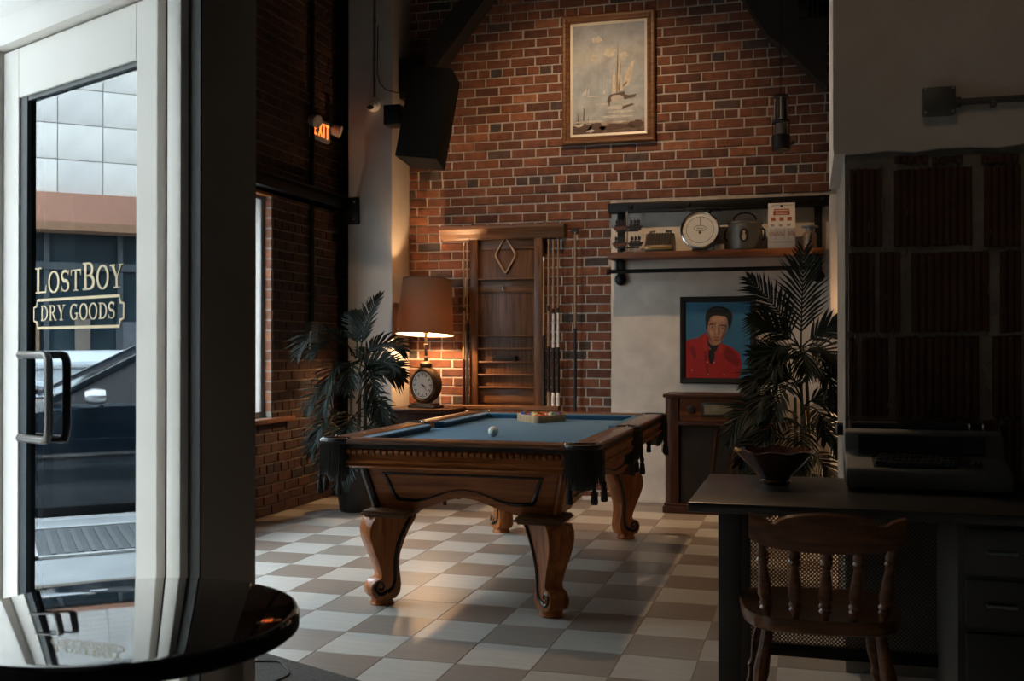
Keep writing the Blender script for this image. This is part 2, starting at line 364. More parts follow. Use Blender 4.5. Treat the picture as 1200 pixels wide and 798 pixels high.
window(3, .05, 3.15, .10, 3.2, XL - .15, (), (2.75,), m=BRONZE)
b = MB(); b.bb(XL - .16, XL + .055, 5.45, 7.24, .685, .72); struct(b.build('trim_1', SHELFW, bevel=.006))           # wooden window sill
b = MB(); b.bb(XL - .16, XL + .0, 5.56, 7.05, 2.37, 2.392); struct(b.build('trim_2', OAKY, smooth=False))             # wooden window head
t = thing('steel_beam', 'long black steel beam fixed along the street wall above the window', 'beam', (XL, 6.7, 2.39))
b = MB(); b.bb(.0, .11, -1.4, 1.27, .0, .10); b.bb(.0, .15, -1.4, 1.27, .0, .012); b.bb(.0, .15, -1.4, 1.27, .095, .107); b.build('beam_channel', BLACKSTEEL, t, bevel=.003)
b = MB(); b.bb(.10, .262, 1.235, 1.263, -.125, .10); b.build('end_plate', BLACKSTEEL, t, bevel=.004)
for z in (-.085, .06):
    b = MB(); b.tube([(.225, 1.225, z), (.225, 1.236, z)], .011, 6); b.build('bolt', STEEL, t)
# pilasters
b = MB(); b.bb(-3.70, -3.30, 7.97, YB + .01, 0, 4.75); struct(b.build('wall_pilaster_left', PLASTER, bevel=.012, seg=3))
b = MB(); b.bb(.146, .60, 7.97, YB + .01, 0, 2.37); struct(b.build('wall_pilaster_right', PLASTER, bevel=.01, seg=3))
# shell out of view: right wall, front wall, ceiling
b = MB(); b.bb(6, 6.2, -4, YB + .3, 0, 4.75); struct(b.build('wall_right', DARKWALL, smooth=False))
b = MB(); b.bb(-4.15, 6.2, -4.2, -4, 0, 4.75); struct(b.build('wall_front', DARKWALL, smooth=False))
b = MB(); b.bb(-4.15, 6.2, -4.2, YB + .3, 4.75, 4.9); struct(b.build('ceiling', CEIL, smooth=False))

# ---- pier at the right: white plaster above, bare ribbed clay blocks below
PYF = 4.20
b = MB(); b.bb(.132, 2.6, PYF, 5.3, 0, 4.75); PIER = struct(b.build('wall_pier', pm('pier_mortar', (.25, .22, .185), .95, var=.3, scale=9, bump=.9, bscale=30), smooth=False))
ztop = pY(1000, 181, PYF).z
b = MB()
x0 = .092; n = 26; ed = [(x0 - .003, ztop + .02)] + [(x0 + (2.6 - x0) * i / n, ztop + random.uniform(-.006, .006)) for i in range(n + 1)] + [(2.6, 4.75), (x0, 4.75)]
b.prism(ed, lambda u, v, w: (u, PYF - .035 + w * .03, v)); b.bb(x0, .135, PYF - .03, 5.1, ztop, 4.75)
b.build('plaster_face', PLASTER, PIER, smooth=False)
CLAY = pm('fired_clay', (.080, .033, .019), .85, var=.35, scale=10, bump=.5, bscale=50)
def clay_block(x0, x1, y0, y1):
    A, B = pY(x0, y1, PYF), pY(x1, y0, PYF); w = B.x - A.x; h = B.z - A.z; b = MB(); n = max(2, round(w / .026))
    out = []
    for i in range(n):
        a = w * i / n; s = w / n
        out += [(a, -.004), (a + s * .12, -.019), (a + s * .72, -.020), (a + s * .84, -.004)]
    out += [(w, -.004), (w, .02), (0, .02)]
    rr = random.Random(int(x0 * 7 + y0)); top = [rr.uniform(-.004, .004) for _ in out]; bot = [rr.uniform(-.004, .004) for _ in out]; k = len(out)
    vs = [(A.x + u, PYF + v, A.z + bot[i]) for i, (u, v) in enumerate(out)] + [(A.x + u, PYF + v, B.z + top[i]) for i, (u, v) in enumerate(out)]
    fs = [tuple(range(k - 1, -1, -1)), tuple(range(k, 2 * k))] + [(i, (i + 1) % k, k + (i + 1) % k, k + i) for i in range(k)]
    b.add(vs, fs); b.build('clay_block', CLAY, PIER, smooth=False)
for q in [(1048, 1088, 183, 193), (1092, 1128, 183, 193), (1150, 1194, 181, 192), (995, 1034, 198, 289), (1048, 1139, 196, 289), (1153, 1196, 194, 289),
          (994, 1025, 296, 389), (1031, 1055, 296, 389), (1068, 1159, 295, 389), (1172, 1197, 294, 389),
          (994, 1004, 396, 487), (1010, 1041, 396, 487), (1050, 1147, 395, 487), (1163, 1197, 394, 487),
          (1212, 1302, 194, 289), (1316, 1404, 194, 289), (1208, 1296, 294, 389), (1308, 1400, 294, 389), (1210, 1300, 394, 487), (1312, 1402, 394, 487), (1212, 1302, 493, 560), (1316, 1404, 493, 560), (995, 1019, 493, 552), (1048, 1139, 493, 560), (1152, 1197, 493, 560)]: clay_block(*q)
rr = random.Random(12)
b = MB()
for k in range(26):                                       # lumps of old mortar left on the joints
    px = rr.choice((1041, 1145, 1061, 1164, 1046, 1155, 1006, 1015, 1030)); py = rr.uniform(190, 500); P = pY(px + rr.uniform(-3, 3), py, PYF)
    b.sphere((P.x, PYF + .002, P.z), .017, 7, 5, (rr.uniform(.6, 1.1), .55, rr.uniform(1, 2.4)))
stuff(b.build('mortar_lumps', MATS['pier_mortar'], PIER))

# ---- shop front: angled white wall with the glazed door
HP0 = Vector((-1.644, 2.39, 0)); DA = radians(156.3); DV = Vector((cos(DA), sin(DA), 0)); DN = Vector((-sin(DA), cos(DA), 0))
def dpl(px, py, off=0):                                    # pixel -> (s, z) on the plane of the shop front
    d = ray(px, py); P0 = HP0 + DN * off; k = (P0 - C0).dot(DN) / d.dot(DN); P = C0 + d * k
    return (P - HP0).dot(DV), P.z
def ds(px, off=0): return dpl(px, 406, off)[0]
def local_on_front(o): o.location = HP0; o.rotation_euler = (0, 0, DA); return o
LW = ds(8)                                                 # door leaf width
zt = dpl(10, 64)[1]                                        # top of the leaf
gl0, gl1 = ds(159, .012), ds(21, .012); gz1 = dpl(31, 114)[1]; gz0 = .22
b = MB(); b.bb(LW + .005, 2.42, -.12, .02, 0, 4.75); b.bb(-.03, LW + .005, -.12, .02, zt + .115, 4.75)
WS = struct(local_on_front(b.build('wall_shop', DOORWHITE, smooth=False)))
b = MB(); b.bb(-.115, LW + .08, -.05, .045, zt + .008, zt + .10); b.bb(LW + .006, LW + .085, -.05, .045, 0, zt + .008); b.bb(ds(213, .04), ds(197, .04), -.06, .045, 0, zt + .008)
b.bb(ds(213, .04), LW + .3, -.01, .03, zt + .175, zt + .19)
struct(local_on_front(b.build('trim_3', DOORWHITE, bevel=.004)))
# closed shop behind the glass: dark side wall and back partition
b = MB(); sh = [(-1.56, 2.60), (-1.74, 2.92), (-3.86, 3.66), (-3.86, 3.60), (-1.80, 2.86), (-1.64, 2.58)]
b.prism(sh, lambda u, v, w: (u, v, w * 4.7)); struct(b.build('wall_shop_back', pm('shop_dark', (.02, .022, .025), .9), smooth=False))
# corner column in dark bronze, its front face darkened by colour to offset strong light
sc_ = ds(236, .02); tc_ = .02
while project(HP0 + DV * sc_ - DN * tc_)[0] < 300: tc_ += .002
b = MB(); b.bb(sc_ + .004, ds(214, .02), -.1, .022, 0, 4.75); struct(local_on_front(b.build('trim_4', pm('column_front_darkened', (.022, .018, .014), .6), smooth=False)))
b = MB(); b.bb(ds(197, .0), .002, -.05, -.012, 0, zt); struct(local_on_front(b.build('trim_5', BLACK, smooth=False)))
b = MB(); b.bb(sc_, ds(222, .0), -tc_, .018, 0, 4.75)
struct(local_on_front(b.build('wall_column', BRONZE, bevel=.008)))
d1 = MB()
d1.bb(0.004, gl0, -.04, .012, .01, zt); d1.bb(gl1, LW, -.04, .012, .01, zt); d1.bb(gl0, gl1, -.04, .012, .01, gz0); d1.bb(gl0, gl1, -.04, .012, gz1, zt)
DOOR = struct(local_on_front(d1.build('door_1', DOORWHITE, smooth=False, bevel=.003)))
b = MB(); e = .014
b.bb(gl0, gl1, -.03, .004, gz1 - e, gz1); b.bb(gl0, gl1, -.03, .004, gz0, gz0 + e); b.bb(gl0, gl0 + .003, -.03, .004, gz0, gz1); b.bb(gl1 - .045, gl1, -.03, .006, gz0, gz1)
b.build('glazing_gasket', pm('dark_gasket', (.02, .03, .036), .5), DOOR, smooth=False)
b = MB(); b.add([(gl0, -.008, gz0), (gl1, -.008, gz0), (gl1, -.008, gz1), (gl0, -.008, gz1)], [(0, 1, 2, 3)]); b.build('door_glass', DOORGLASS, DOOR, smooth=False, fix=False)
# pull handle
sA, zA = dpl(57, 416, .02); sB, zB = dpl(57, 517, .02); s0 = gl1 - .02
b = MB(); q_ = .02; pts = [(s0, -.02, zA), (s0, .008, zA), (s0 - .01, q_, zA), (sA + .03, q_, zA), (sA + .012, q_, zA - .004), (sA + .002, q_, zA - .018), (sA, q_, zA - .04), (sA, q_, zB + .04), (sA + .002, q_, zB + .018), (sA + .012, q_, zB + .004), (sA + .03, q_, zB), (s0 - .01, q_, zB), (s0, .008, zB), (s0, -.02, zB)]
b.tube(pts, .0125, 12); b.build('door_handle', pm('pewter_handle', (.16, .15, .14), .35, .85), DOOR)
# lettering on the glass, drawn as strokes
def ribbon(mb, pts, w, fn, closed=False):
    n = len(pts); ws = w if isinstance(w, (list, tuple)) else [w] * n; L_, R_ = [], []
    for i in range(n):
        a = pts[i - 1] if (i > 0 or closed) else pts[i]; c = pts[(i + 1) % n] if (i < n - 1 or closed) else pts[i]
        tx, ty = c[0] - a[0], c[1] - a[1]; l = sqrt(tx * tx + ty * ty) or 1; nx, ny = -ty / l, tx / l
        L_.append(fn(pts[i][0] + nx * ws[i] / 2, pts[i][1] + ny * ws[i] / 2)); R_.append(fn(pts[i][0] - nx * ws[i] / 2, pts[i][1] - ny * ws[i] / 2))
    m = n if closed else n - 1
    mb.add(L_ + R_, [(i, (i + 1) % n, n + (i + 1) % n, n + i) for i in range(m)])
def arc(cx, cy, rx, ry, a0, a1, n=14): return [(cx + rx * cos(radians(a0 + (a1 - a0) * i / n)), cy + ry * sin(radians(a0 + (a1 - a0) * i / n))) for i in range(n + 1)]
def oval_w(n, a0, a1, th, tn): return [tn + (th - tn) * abs(cos(radians(a0 + (a1 - a0) * i / n))) for i in range(n + 1)]
K, T_ = .17, .07
def serif(x, y, w=.24): return ([(x - w / 2, y), (x + w / 2, y)], T_ * .8)
GLY = {
 'L': (.62, [([(.16, 0), (.16, 1)], K), serif(.16, .97, .34), ([(.02, .03), (.58, .03)], T_), ([(.555, .0), (.6, .30)], [.09, .03])]),
 'O': (.78, [(arc(.39, .5, .31, .49, 0, 360, 28), oval_w(28, 0, 360, K, T_))]),
 'S': (.56, [(arc(.28, .745, .2, .225, 20, 200, 12) + arc(.28, .27, .22, .24, 110, -160, 16)[0:], [.05] * 2 + [.09, .12, .12, .12, .12, .12, .12, .13, .14, .15, .15] + [.16] * 9 + [.11, .08, .06, .06, .05, .05, .05, .05]), ([(.48, .74), (.5, .99)], [.03, .07]), ([(.06, .28), (.04, .02)], [.03, .07])]),
 'T': (.68, [([(.34, 0), (.34, 1)], K), serif(.34, .03, .34), ([(.05, .965), (.63, .965)], T_), ([(.07, .99), (.035, .70)], [.09, .03]), ([(.61, .99), (.645, .70)], [.09, .03])]),
 'B': (.66, [([(.17, 0), (.17, 1)], K), ([(.03, .97), (.32, .97)] + arc(.32, .745, .2, .225, 90, -90, 10) + [(.2, .52)], [T_] * 3 + [.08, .11, .14, .15, .15, .15, .14, .11, .08, T_, T_]), ([(.2, .52), (.34, .52)] + arc(.34, .275, .25, .245, 90, -90, 10) + [(.03, .03)], [T_] * 3 + [.08, .12, .15, .17, .17, .17, .15, .12, .08, T_, T_])]),
 'Y': (.74, [([(.13, .98), (.37, .45)], [K, K * .9]), ([(.62, .98), (.39, .46)], [.06, .06]), ([(.375, 0), (.375, .5)], K), serif(.375, .03, .34), serif(.13, .97, .3), serif(.62, .97, .24)]),
 'D': (.76, [([(.17, 0), (.17, 1)], K), ([(.03, .97), (.3, .97)] + arc(.3, .5, .37, .47, 90, -90, 14) + [(.03, .03)], [T_] * 3 + [.07, .09, .11, .13, .15, .16, .17, .16, .15, .13, .11, .09, .07, T_, T_])]),
 'R': (.74, [([(.17, 0), (.17, 1)], K), ([(.03, .97), (.32, .97)] + arc(.32, .74, .22, .23, 90, -90, 10) + [(.2, .51)], [T_] * 3 + [.08, .11, .14, .15, .15, .15, .14, .11, .08, T_, T_]), serif(.17, .03, .3), ([(.34, .5), (.64, .03)], [.12, .16]), ([(.6, .03), (.76, .03)], T_)]),
 'G': (.78, [(arc(.39, .5, .31, .48, 50, 330, 22), [.05] + oval_w(22, 50, 330, K, T_)[1:]), ([(.63, .02), (.63, .40)], .14), ([(.46, .41), (.76, .41)], T_ * .9), ([(.6, .74), (.62, .99)], [.03, .07])]),
 ' ': (.3, []),
 'E': (.6, [([(.15, 0), (.15, 1)], .18), ([(.15, .92), (.55, .92)], .16), ([(.15, .5), (.5, .5)], .15), ([(.15, .08), (.55, .08)], .16)]),
 'X': (.66, [([(.08, 0), (.58, 1)], .18), ([(.58, 0), (.08, 1)], .18)]),
 'I': (.3, [([(.15, 0), (.15, 1)], .18)]),
 't': (.6, [([(.3, 0), (.3, .95)], .18), ([(.02, .92), (.58, .92)], .16)]),
}
def write(mb, text, sizes, x, fn, track=.06, wide=1.0):
    for ch, sz in zip(text, sizes):
        w, st = GLY[ch]
        for pts, th in st: ribbon(mb, [(x + p[0] * sz * wide, p[1] * sz) for p in pts], [q * sz for q in th] if isinstance(th, list) else th * sz, fn)
        x += (w + track) * sz * wide
    return x
def width(text, sizes, track=.06, wide=1.0): return sum((GLY[c][0] + track) * s * wide for c, s in zip(text, sizes))
GOLD = pm('cream_sign_paint', (.78, .62, .38), .6, var=.03)
def fdoor(u, v): return (-u, -.006, v)
def put_text(text, rel, pxl, pxr, pyb, big, small):
    a, zb_ = dpl(pxl, pyb); c, _ = dpl(pxr, pyb); tot = a - c
    sizes = [big if k else small for k in rel]; wd = tot / width(text, sizes)
    b = MB(); write(b, text, sizes, -a, lambda u, v: fdoor(u, v + zb_), wide=wd); return b
za = dpl(41, 344)[1]; zb2 = dpl(100, 307)[1]
big = abs(dpl(98, 341)[1] - dpl(98, 309)[1])
b = put_text('LOST', [1, 0, 0, 0], 39, 94, 344, big, big * .80); b2 = put_text('BOY', [1, 0, 0], 94, 143, 340, big, big * .84); b.add(b2.v, b2.f)
sm = abs(dpl(60, 376)[1] - dpl(60, 358)[1])
b2 = put_text('DRY GOODS', [1] * 9, 45, 133, 376, sm, sm); b.add(b2.v, b2.f)
A = dpl(38, 352.5); B = dpl(142, 347); A2 = dpl(38, 384); zt_ = dpl(41, 352)[1]; zb_ = dpl(41, 384.5)[1]; u0, u1 = -dpl(37.5, 370)[0], -dpl(142.5, 370)[0]; c_ = .022
ribbon(b, [(u0 + c_, zt_), (u1 - c_, zt_), (u1 - c_ + .004, zt_ - c_ + .004), (u1, zt_ - c_), (u1, zb_ + c_), (u1 - c_ + .004, zb_ + c_ - .004), (u1 - c_, zb_), (u0 + c_, zb_), (u0 + c_ - .004, zb_ + c_ - .004), (u0, zb_ + c_), (u0, zt_ - c_), (u0 + c_ - .004, zt_ - c_ + .004)], .008, fdoor, True)
b.build('sign_lettering', GOLD, DOOR, smooth=False, fix=False)

# ================================================================== POOL TABLE
PTX, PTY = -1.59, 5.73; HX, HY, ZR = .67, 1.17, .81
PT = thing('pool_table', 'carved oak pool table with blue cloth and scroll feet', 'pool table', (PTX, PTY, 0))
b = MB(); b.bb(-.575, .575, -1.075, 1.075, .735, .768); b.build('playing_cloth', FELT, PT, bevel=.004)
b = MB(); b.bb(-.54, .54, -1.04, 1.04, .66, .735); b.build('slate_bed', BLACK, PT, smooth=False)
def along(axis, sgn, a, c, prof):
    """profile (distance outward from the centre, z) swept along a rail; axis 'Y' = long side rail, 'X' = end rail"""
    f = (lambda u, v, w: (sgn * u, a + (c - a) * w, v)) if axis == 'Y' else (lambda u, v, w: (a + (c - a) * w, sgn * u, v))
    b = MB(); b.prism(prof, f); return b
def sweep_rail(axis, sgn, a, c, off, m):
    o = off                                                   # o: outer edge distance
    rail = along(axis, sgn, a, c, [(o - .125, .775), (o - .125, .802), (o - .115, .8085), (o - .02, .810), (o - .006, .806), (o, .797), (o - .004, .787), (o - .012, .783), (o - .012, .772)]).build('rail', RAILY if axis == 'Y' else RAILX, PT)
    n = 3
    for k in range(n):
        s = MB(); q = a + (c - a) * (k + 1) / (n + 1); P = (sgn * (o - .07), q) if axis == 'Y' else (q, sgn * (o - .07))
        s.lathe([(.0065, .8085), (.0065, .8106), (.001, .8108)], (P[0], P[1], 0), 8)
        s.build('rail_sight', IVORY, rail)
    cu = MB(); e = .035; f = (lambda u, v, w: (sgn * u, v, 0))
    def pt(u, t, z): return (sgn * u, t, z) if axis == 'Y' else (t, sgn * u, z)
    vs = [pt(o - .128, a, .803), pt(o - .128, c, .803), pt(o - .175, c - e, .800), pt(o - .175, a + e, .800), pt(o - .165, c - e, .768), pt(o - .165, a + e, .768), pt(o - .128, c, .768), pt(o - .128, a, .768), pt(o - .178, c - e, .793), pt(o - .178, a + e, .793)]
    cu.add(vs, [(0, 1, 2, 3), (3, 2, 8, 9), (9, 8, 4, 5), (5, 4, 6, 7), (7, 6, 1, 0), (0, 3, 9, 5, 7), (1, 6, 4, 8, 2)]); cu.build('cushion', FELT, PT, smooth=False)
    ap = along(axis, sgn, a, c, [(o - .06, .79), (o - .006, .787), (o - .004, .775), (o - .018, .768), (o - .018, .738), (o - .014, .722), (o - .016, .712), (o - .002, .706), (o - .002, .699), (o - .012, .692), (o - .006, .682), (o - .024, .672), (o - .06, .668)]).build('apron', m, PT)
    along(axis, sgn, a + .004, c - .004, [(o - .014, .769), (o - .0025, .769), (o - .0025, .783), (o - .014, .783)]).build('shadow_gap_strip', BLACK, ap, smooth=False)
    d = MB(); L = abs(c - a); nb = int(L / .031)
    for k in range(nb):
        q = min(a, c) + L * (k + .5) / nb; w = L / nb * .84
        if axis == 'Y': d.lathe([(.0001, -w / 2), (.014, -w * .40), (.016, 0), (.014, w * .40), (.0001, w / 2)], (sgn * (o - .018), q, .748), 8, RX(pi / 2))
        else: d.lathe([(.0001, -w / 2), (.014, -w * .40), (.016, 0), (.014, w * .40), (.0001, w / 2)], (q, sgn * (o - .018), .748), 8, RY(pi / 2))
    d.build('beaded_moulding', m, ap)
    g = along(axis, sgn, a, c, [(o - .019, .737), (o - .0165, .737), (o - .0165, .759), (o - .019, .759)]); g.build('dark_inlay', BLACK, ap, smooth=False)
for sgn in (-1, 1):
    sweep_rail('Y', sgn, -1.055, -.075, HX, OAKY); sweep_rail('Y', sgn, .075, 1.055, HX, OAKY); sweep_rail('X', sgn, -.545, .545, HY, OAK)
# leather pockets with fringe and tassels
def pocket(x, y, ang, side):
    """ang: direction pointing outward"""
    p = MB(); n = 12; sp = 100 if not side else 90; r = .082 if not side else .07
    ring = [(x + r * cos(ang + radians(sp * (2 * i / n - 1))), y + r * sin(ang + radians(sp * (2 * i / n - 1)))) for i in range(n + 1)]
    p.tube([(a, c, .797) for a, c in ring], .0145, 8)
    P = p.build('pocket', LEATHER, PT)
    w = MB(); m = len(ring)
    for k, (zz, sc) in enumerate(((.80, 1.0), (.70, 1.0), (.64, .9), (.60, .62))):
        for a, c in ring: w.v.append((x + (a - x) * sc, y + (c - y) * sc, zz))
    w.f = [(k * m + i, k * m + i + 1, (k + 1) * m + i + 1, (k + 1) * m + i) for k in range(3) for i in range(m - 1)]
    w.build('pocket_bag', LEATHER, P, fix=False)
    fr = MB(); rr = random.Random(int((x * 31 + y * 17) * 100)); cnt = 46
    for i in range(cnt):
        t = i / (cnt - 1) * n; k = min(int(t), n - 1); q = t - k; a = ring[k][0] * (1 - q) + ring[k + 1][0] * q; c = ring[k][1] * (1 - q) + ring[k + 1][1] * q
        ox, oy = (a - x) * .12, (c - y) * .12; L = .15 + rr.uniform(-.02, .02) + .05 * (i % 9 == 4)
        fr.tube([(a + ox, c + oy, .785), (a + ox * 1.3 + rr.uniform(-.003, .003), c + oy * 1.3, .72), (a + ox * 1.2 + rr.uniform(-.006, .006), c + oy * 1.2 + rr.uniform(-.006, .006), .785 - L)], [.0032, .003, .0022], 4)
    fr.build('fringe', FRINGE, P)
    for i in range(2, n, 4):
        ts = MB(); a, c = ring[i]; a += (a - x) * .25; c += (c - y) * .25
        ts.tube([(a, c, .78), (a, c, .70), (a, c, .61)], [.003, .003, .005], 5); ts.lathe([(.004, .64), (.011, .632), (.011, .618), (.007, .612), (.013, .60), (.017, .555), (.014, .545)][::-1], (a, c, 0), 8)
        ts.build('tassel', FRINGE, P)
    for i in (0, n):
        br = MB(); br.sphere((ring[i][0], ring[i][1], .803), .015, 10, 6, (1, 1, .7)); br.build('pocket_stud', CHROME, P)
for sx in (-1, 1):
    for sy in (-1, 1): pocket(sx * .598, sy * 1.10, atan2(sy, sx), False)
    pocket(sx * .615, 0, 0 if sx > 0 else pi, True)
# tapered cabinet panels with a shaped lower edge and black inlay line
zt0, zb0 = .676, .45
def cab_pt(face, u, z, out):
    """u in -1..1 along the face"""
    k = (z - zb0) / (zt0 - zb0); hx = .455 + (.505 - .455) * k; hy = .985 + (1.05 - .985) * k
    if face == 'f': return (u * hx, -hy - out, z)
    if face == 'b': return (-u * hx, hy + out, z)
    if face == 'l': return (-hx - out, -u * hy, z)
    return (hx + out, u * hy, z)
for face, m, arch in (('f', OAK, .30), ('b', OAK, .30), ('l', OAKY, .22), ('r', OAKY, .22)):
    top = [(-1, zt0), (1, zt0)]; lo = []
    e0 = .55 if face in 'fb' else .72
    for i in range(21):
        u = e0 - 2 * e0 * i / 20; k = (u / e0); lo.append((u, zb0 + .062 * (cos(pi * k) * .5 + .5) + (.012 if abs(k) < .98 else 0)))
    out = top + [(1, zb0)] + lo + [(-1, zb0)]
    b = MB(); b.prism(out, lambda u, v, w: cab_pt(face, u, v, -.03 + .03 * w)); c = b.build('cabinet_panel', m, PT, smooth=False)
    e1 = e0 + .22; inl = [(-.82, zt0 - .035), (.82, zt0 - .035), (.80, zt0 - .06), (.77, zb0 + .075), (.74, zb0 + .05), (.60, zb0 + .045)] + [(.56 - 1.12 * i / 16, zb0 + .045 + .068 * (cos(pi * (.56 - 1.12 * i / 16) / .56) * .5 + .5)) for i in range(17)] + [(-.60, zb0 + .045), (-.74, zb0 + .05), (-.77, zb0 + .075), (-.80, zt0 - .06)]
    n = len(inl); cx, cz = 0, (zt0 + zb0) / 2 + .02
    b = MB(); sc = .95
    vs = [cab_pt(face, u, v, 0) for u, v in inl] + [cab_pt(face, u * .99, cz + (v - cz) * .94, .007) for u, v in inl] + [cab_pt(face, u * .965, cz + (v - cz) * .86, .007) for u, v in inl] + [cab_pt(face, u * .945, cz + (v - cz) * .80, .001) for u, v in inl]
    b.add(vs, [(k * n + i, k * n + (i + 1) % n, (k + 1) * n + (i + 1) % n, (k + 1) * n + i) for k in range(3) for i in range(n)]); b.build('panel_moulding', pm('ebonised_wood', (.012, .009, .007), .25) if 'ebonised_wood' not in MATS else MATS['ebonised_wood'], c)
EBONY = MATS['ebonised_wood']
for sx in (-1, 1):
    for sy in (-1, 1):
        q = MB(); q.tube([(sx * .452, sy * .982, zb0), (sx * .502, sy * 1.047, zt0)], .022, 8); q.build('corner_post', EBONY if sx < 0 else OAKZ, PT)
# cabriole legs set on the diagonal, each with a scroll foot
front = [(.105, .43), (.125, .40), (.132, .365), (.128, .325), (.108, .27), (.085, .22), (.068, .175), (.060, .145), (.066, .128), (.088, .122), (.108, .108), (.117, .085), (.112, .058), (.095, .038), (.07, .030)]
back = [(-.02, .030), (-.045, .055), (-.052, .09), (-.048, .13), (-.040, .18), (-.042, .24), (-.060, .30), (-.085, .36), (-.110, .40), (-.125, .43)]
def leg(sx, sy):
    L = bpy.data.objects.new('leg', None)
    cx, cy = (-.388 if sx < 0 else .412), sy * .995; o = Vector((sx, sy, 0)).normalized(); w_ = Vector((-o.y, o.x, 0))
    T = .072
    def tw(z): return 1.0 - .34 * max(0, min(1, (.40 - z) / .25)) + .12 * max(0, (.10 - z) / .1)
    b = MB()
    # bow the faces: four rings across the thickness
    out = front + back; rows = [(-1, .93), (-.72, 1.0), (.72, 1.0), (1, .93)]; n = len(out)
    ccx, ccz = .02, .2
    vs = []
    for t, s in rows:
        for u, z in out:
            uu = u if s == 1 else u - (.008 if u > .02 else -.008)
            vs.append(Vector((cx, cy, z)) + o * uu + w_ * (t * T * tw(z)))
    fs = [tuple(range(n - 1, -1, -1)), tuple(range(3 * n, 4 * n))] + [(k * n + i, k * n + (i + 1) % n, (k + 1) * n + (i + 1) % n, (k + 1) * n + i) for k in range(3) for i in range(n)]
    b.add(vs, fs); lg = b.build('leg', OAKZ, PT)
    sc = MB(); groove = [(-.085, .425), (-.062, .385), (-.040, .34), (-.020, .28), (-.012, .22), (-.012, .17), (-.012, .12), (-.002, .085), (.025, .063)]
    spi = [(.062 + (.037 * (1 - k / 22)) * cos(radians(-150 + 26 * k)) * 1.0, .088 + (.037 * (1 - k / 22)) * sin(radians(-150 + 26 * k))) for k in range(20)]
    path = groove + spi
    for t in (-1, 1): sc.tube([Vector((cx, cy, z)) + o * u + w_ * (t * (T * tw(z) * 1.0)) for u, z in path], [.010] * len(groove) + [.010 - .006 * k / 20 for k in range(20)], 6)
    sc.build('scroll_inlay', EBONY, lg)
    q = MB(); q.lathe([(.058, .0), (.060, .006), (.052, .020), (.054, .034), (.05, .045)], (cx + o.x * .035, cy + o.y * .035, 0), 20); q.build('foot', OAKZ, lg)
    cp = MB(); a = .104
    for z0, z1, e in ((.428, .440, 0), (.440, .452, .014), (.452, .462, .006)): cp.bb(cx - a - e - sx * .018, cx + a + e - sx * .018, cy - a - e, cy + a + e, z0, z1)
    cp.build('leg_cap', WALNUTX, lg, bevel=.004)
    bpy.data.objects.remove(L)
for sx in (-1, 1):
    for sy in (-1, 1): leg(sx, sy)
# ---- balls and racks
def ball(x, y, z, label, m, stripe=None, group=None):
    if stripe is None:
        b = MB(); b.sphere((0, 0, 0), .0286, 20, 12); o = b.build('pool_ball' if group else 'cue_ball', m); o.location = (x, y, z); return tag(o, label, 'ball', group)
    t = thing('pool_ball', label, 'ball', (x, y, z), 0, group); b = MB(); b.sphere((0, 0, 0), .0286, 20, 12); c = b.build('ball_body', WHITE, t)
    s = MB(); s.lathe([(.0288 * cos(radians(a)), .0288 * sin(radians(a))) for a in range(-30, 31, 10)], (0, 0, 0), 20); R = RY(random.uniform(.3, 1.3)) @ RZ(random.uniform(0, 3)); s.v = [tuple(R @ Vector(v)) for v in s.v]; s.f = s.f[:-2]; s.build('stripe', m, t, fix=False)
    return t
ZB = .768
P = pz(578, 505.5, ZB + .0286); ball(P.x, P.y, ZB + .0287, 'white cue ball alone on the blue cloth', WHITE)
RC = Vector((-1.667, 6.50, ZB)); RA = radians(-82); RI = .195
TR = thing('triangle_rack', 'light wooden triangle rack holding the pool balls', 'ball rack', RC)
def tri(r, rnd, k=6):
    out = []
    for i in range(3):
        a = RA + i * 2 * pi / 3; c = Vector((cos(a), sin(a))) * (r - 2 * rnd)
        out += [(c.x + rnd * cos(a - pi / 3 + 2 * pi / 3 * j / k), c.y + rnd * sin(a - pi / 3 + 2 * pi / 3 * j / k)) for j in range(k + 1)]
    return out
o1, o2 = tri(RI + .016, .034), tri(RI - .008, .026); n = len(o1)
b = MB(); vs = [(x, y, 0) for x, y in o1] + [(x, y, .045) for x, y in o1] + [(x, y, .045) for x, y in o2] + [(x, y, 0) for x, y in o2]
b.add(vs, [(k * n + i, k * n + (i + 1) % n, ((k + 1) % 4) * n + (i + 1) % n, ((k + 1) % 4) * n + i) for k in range(4) for i in range(n)]); b.build('frame', MAPLE, TR, bevel=.002)
BC = {'yellow': (.75, .45, .05), 'blue': (.03, .09, .35), 'red': (.5, .04, .02), 'purple': (.10, .04, .20), 'orange': (.70, .20, .04), 'green': (.03, .17, .08), 'maroon': (.20, .03, .02), 'black': (.01, .01, .01)}
BM = {k: pm('ball_' + k, v, .12, var=.03) for k, v in BC.items()}
order = [('orange', 0), ('yellow', 1), ('red', 0), ('blue', 1), ('black', 0), ('orange', 1), ('maroon', 0), ('yellow', 0), ('red', 1), ('green', 0), ('blue', 0), ('purple', 1), ('orange', 2), ('maroon', 1), ('purple', 0)]
k = 0
ux, uy = Vector((cos(RA), sin(RA))), Vector((-sin(RA), cos(RA)))
ROWN = ['front tip', 'second row', 'third row', 'fourth row', 'back row']
SEAT = {1: ['only'], 2: ['left', 'right'], 3: ['left', 'middle', 'right'], 4: ['leftmost', 'left-centre', 'right-centre', 'rightmost'], 5: ['leftmost', 'left-centre', 'middle', 'right-centre', 'rightmost']}
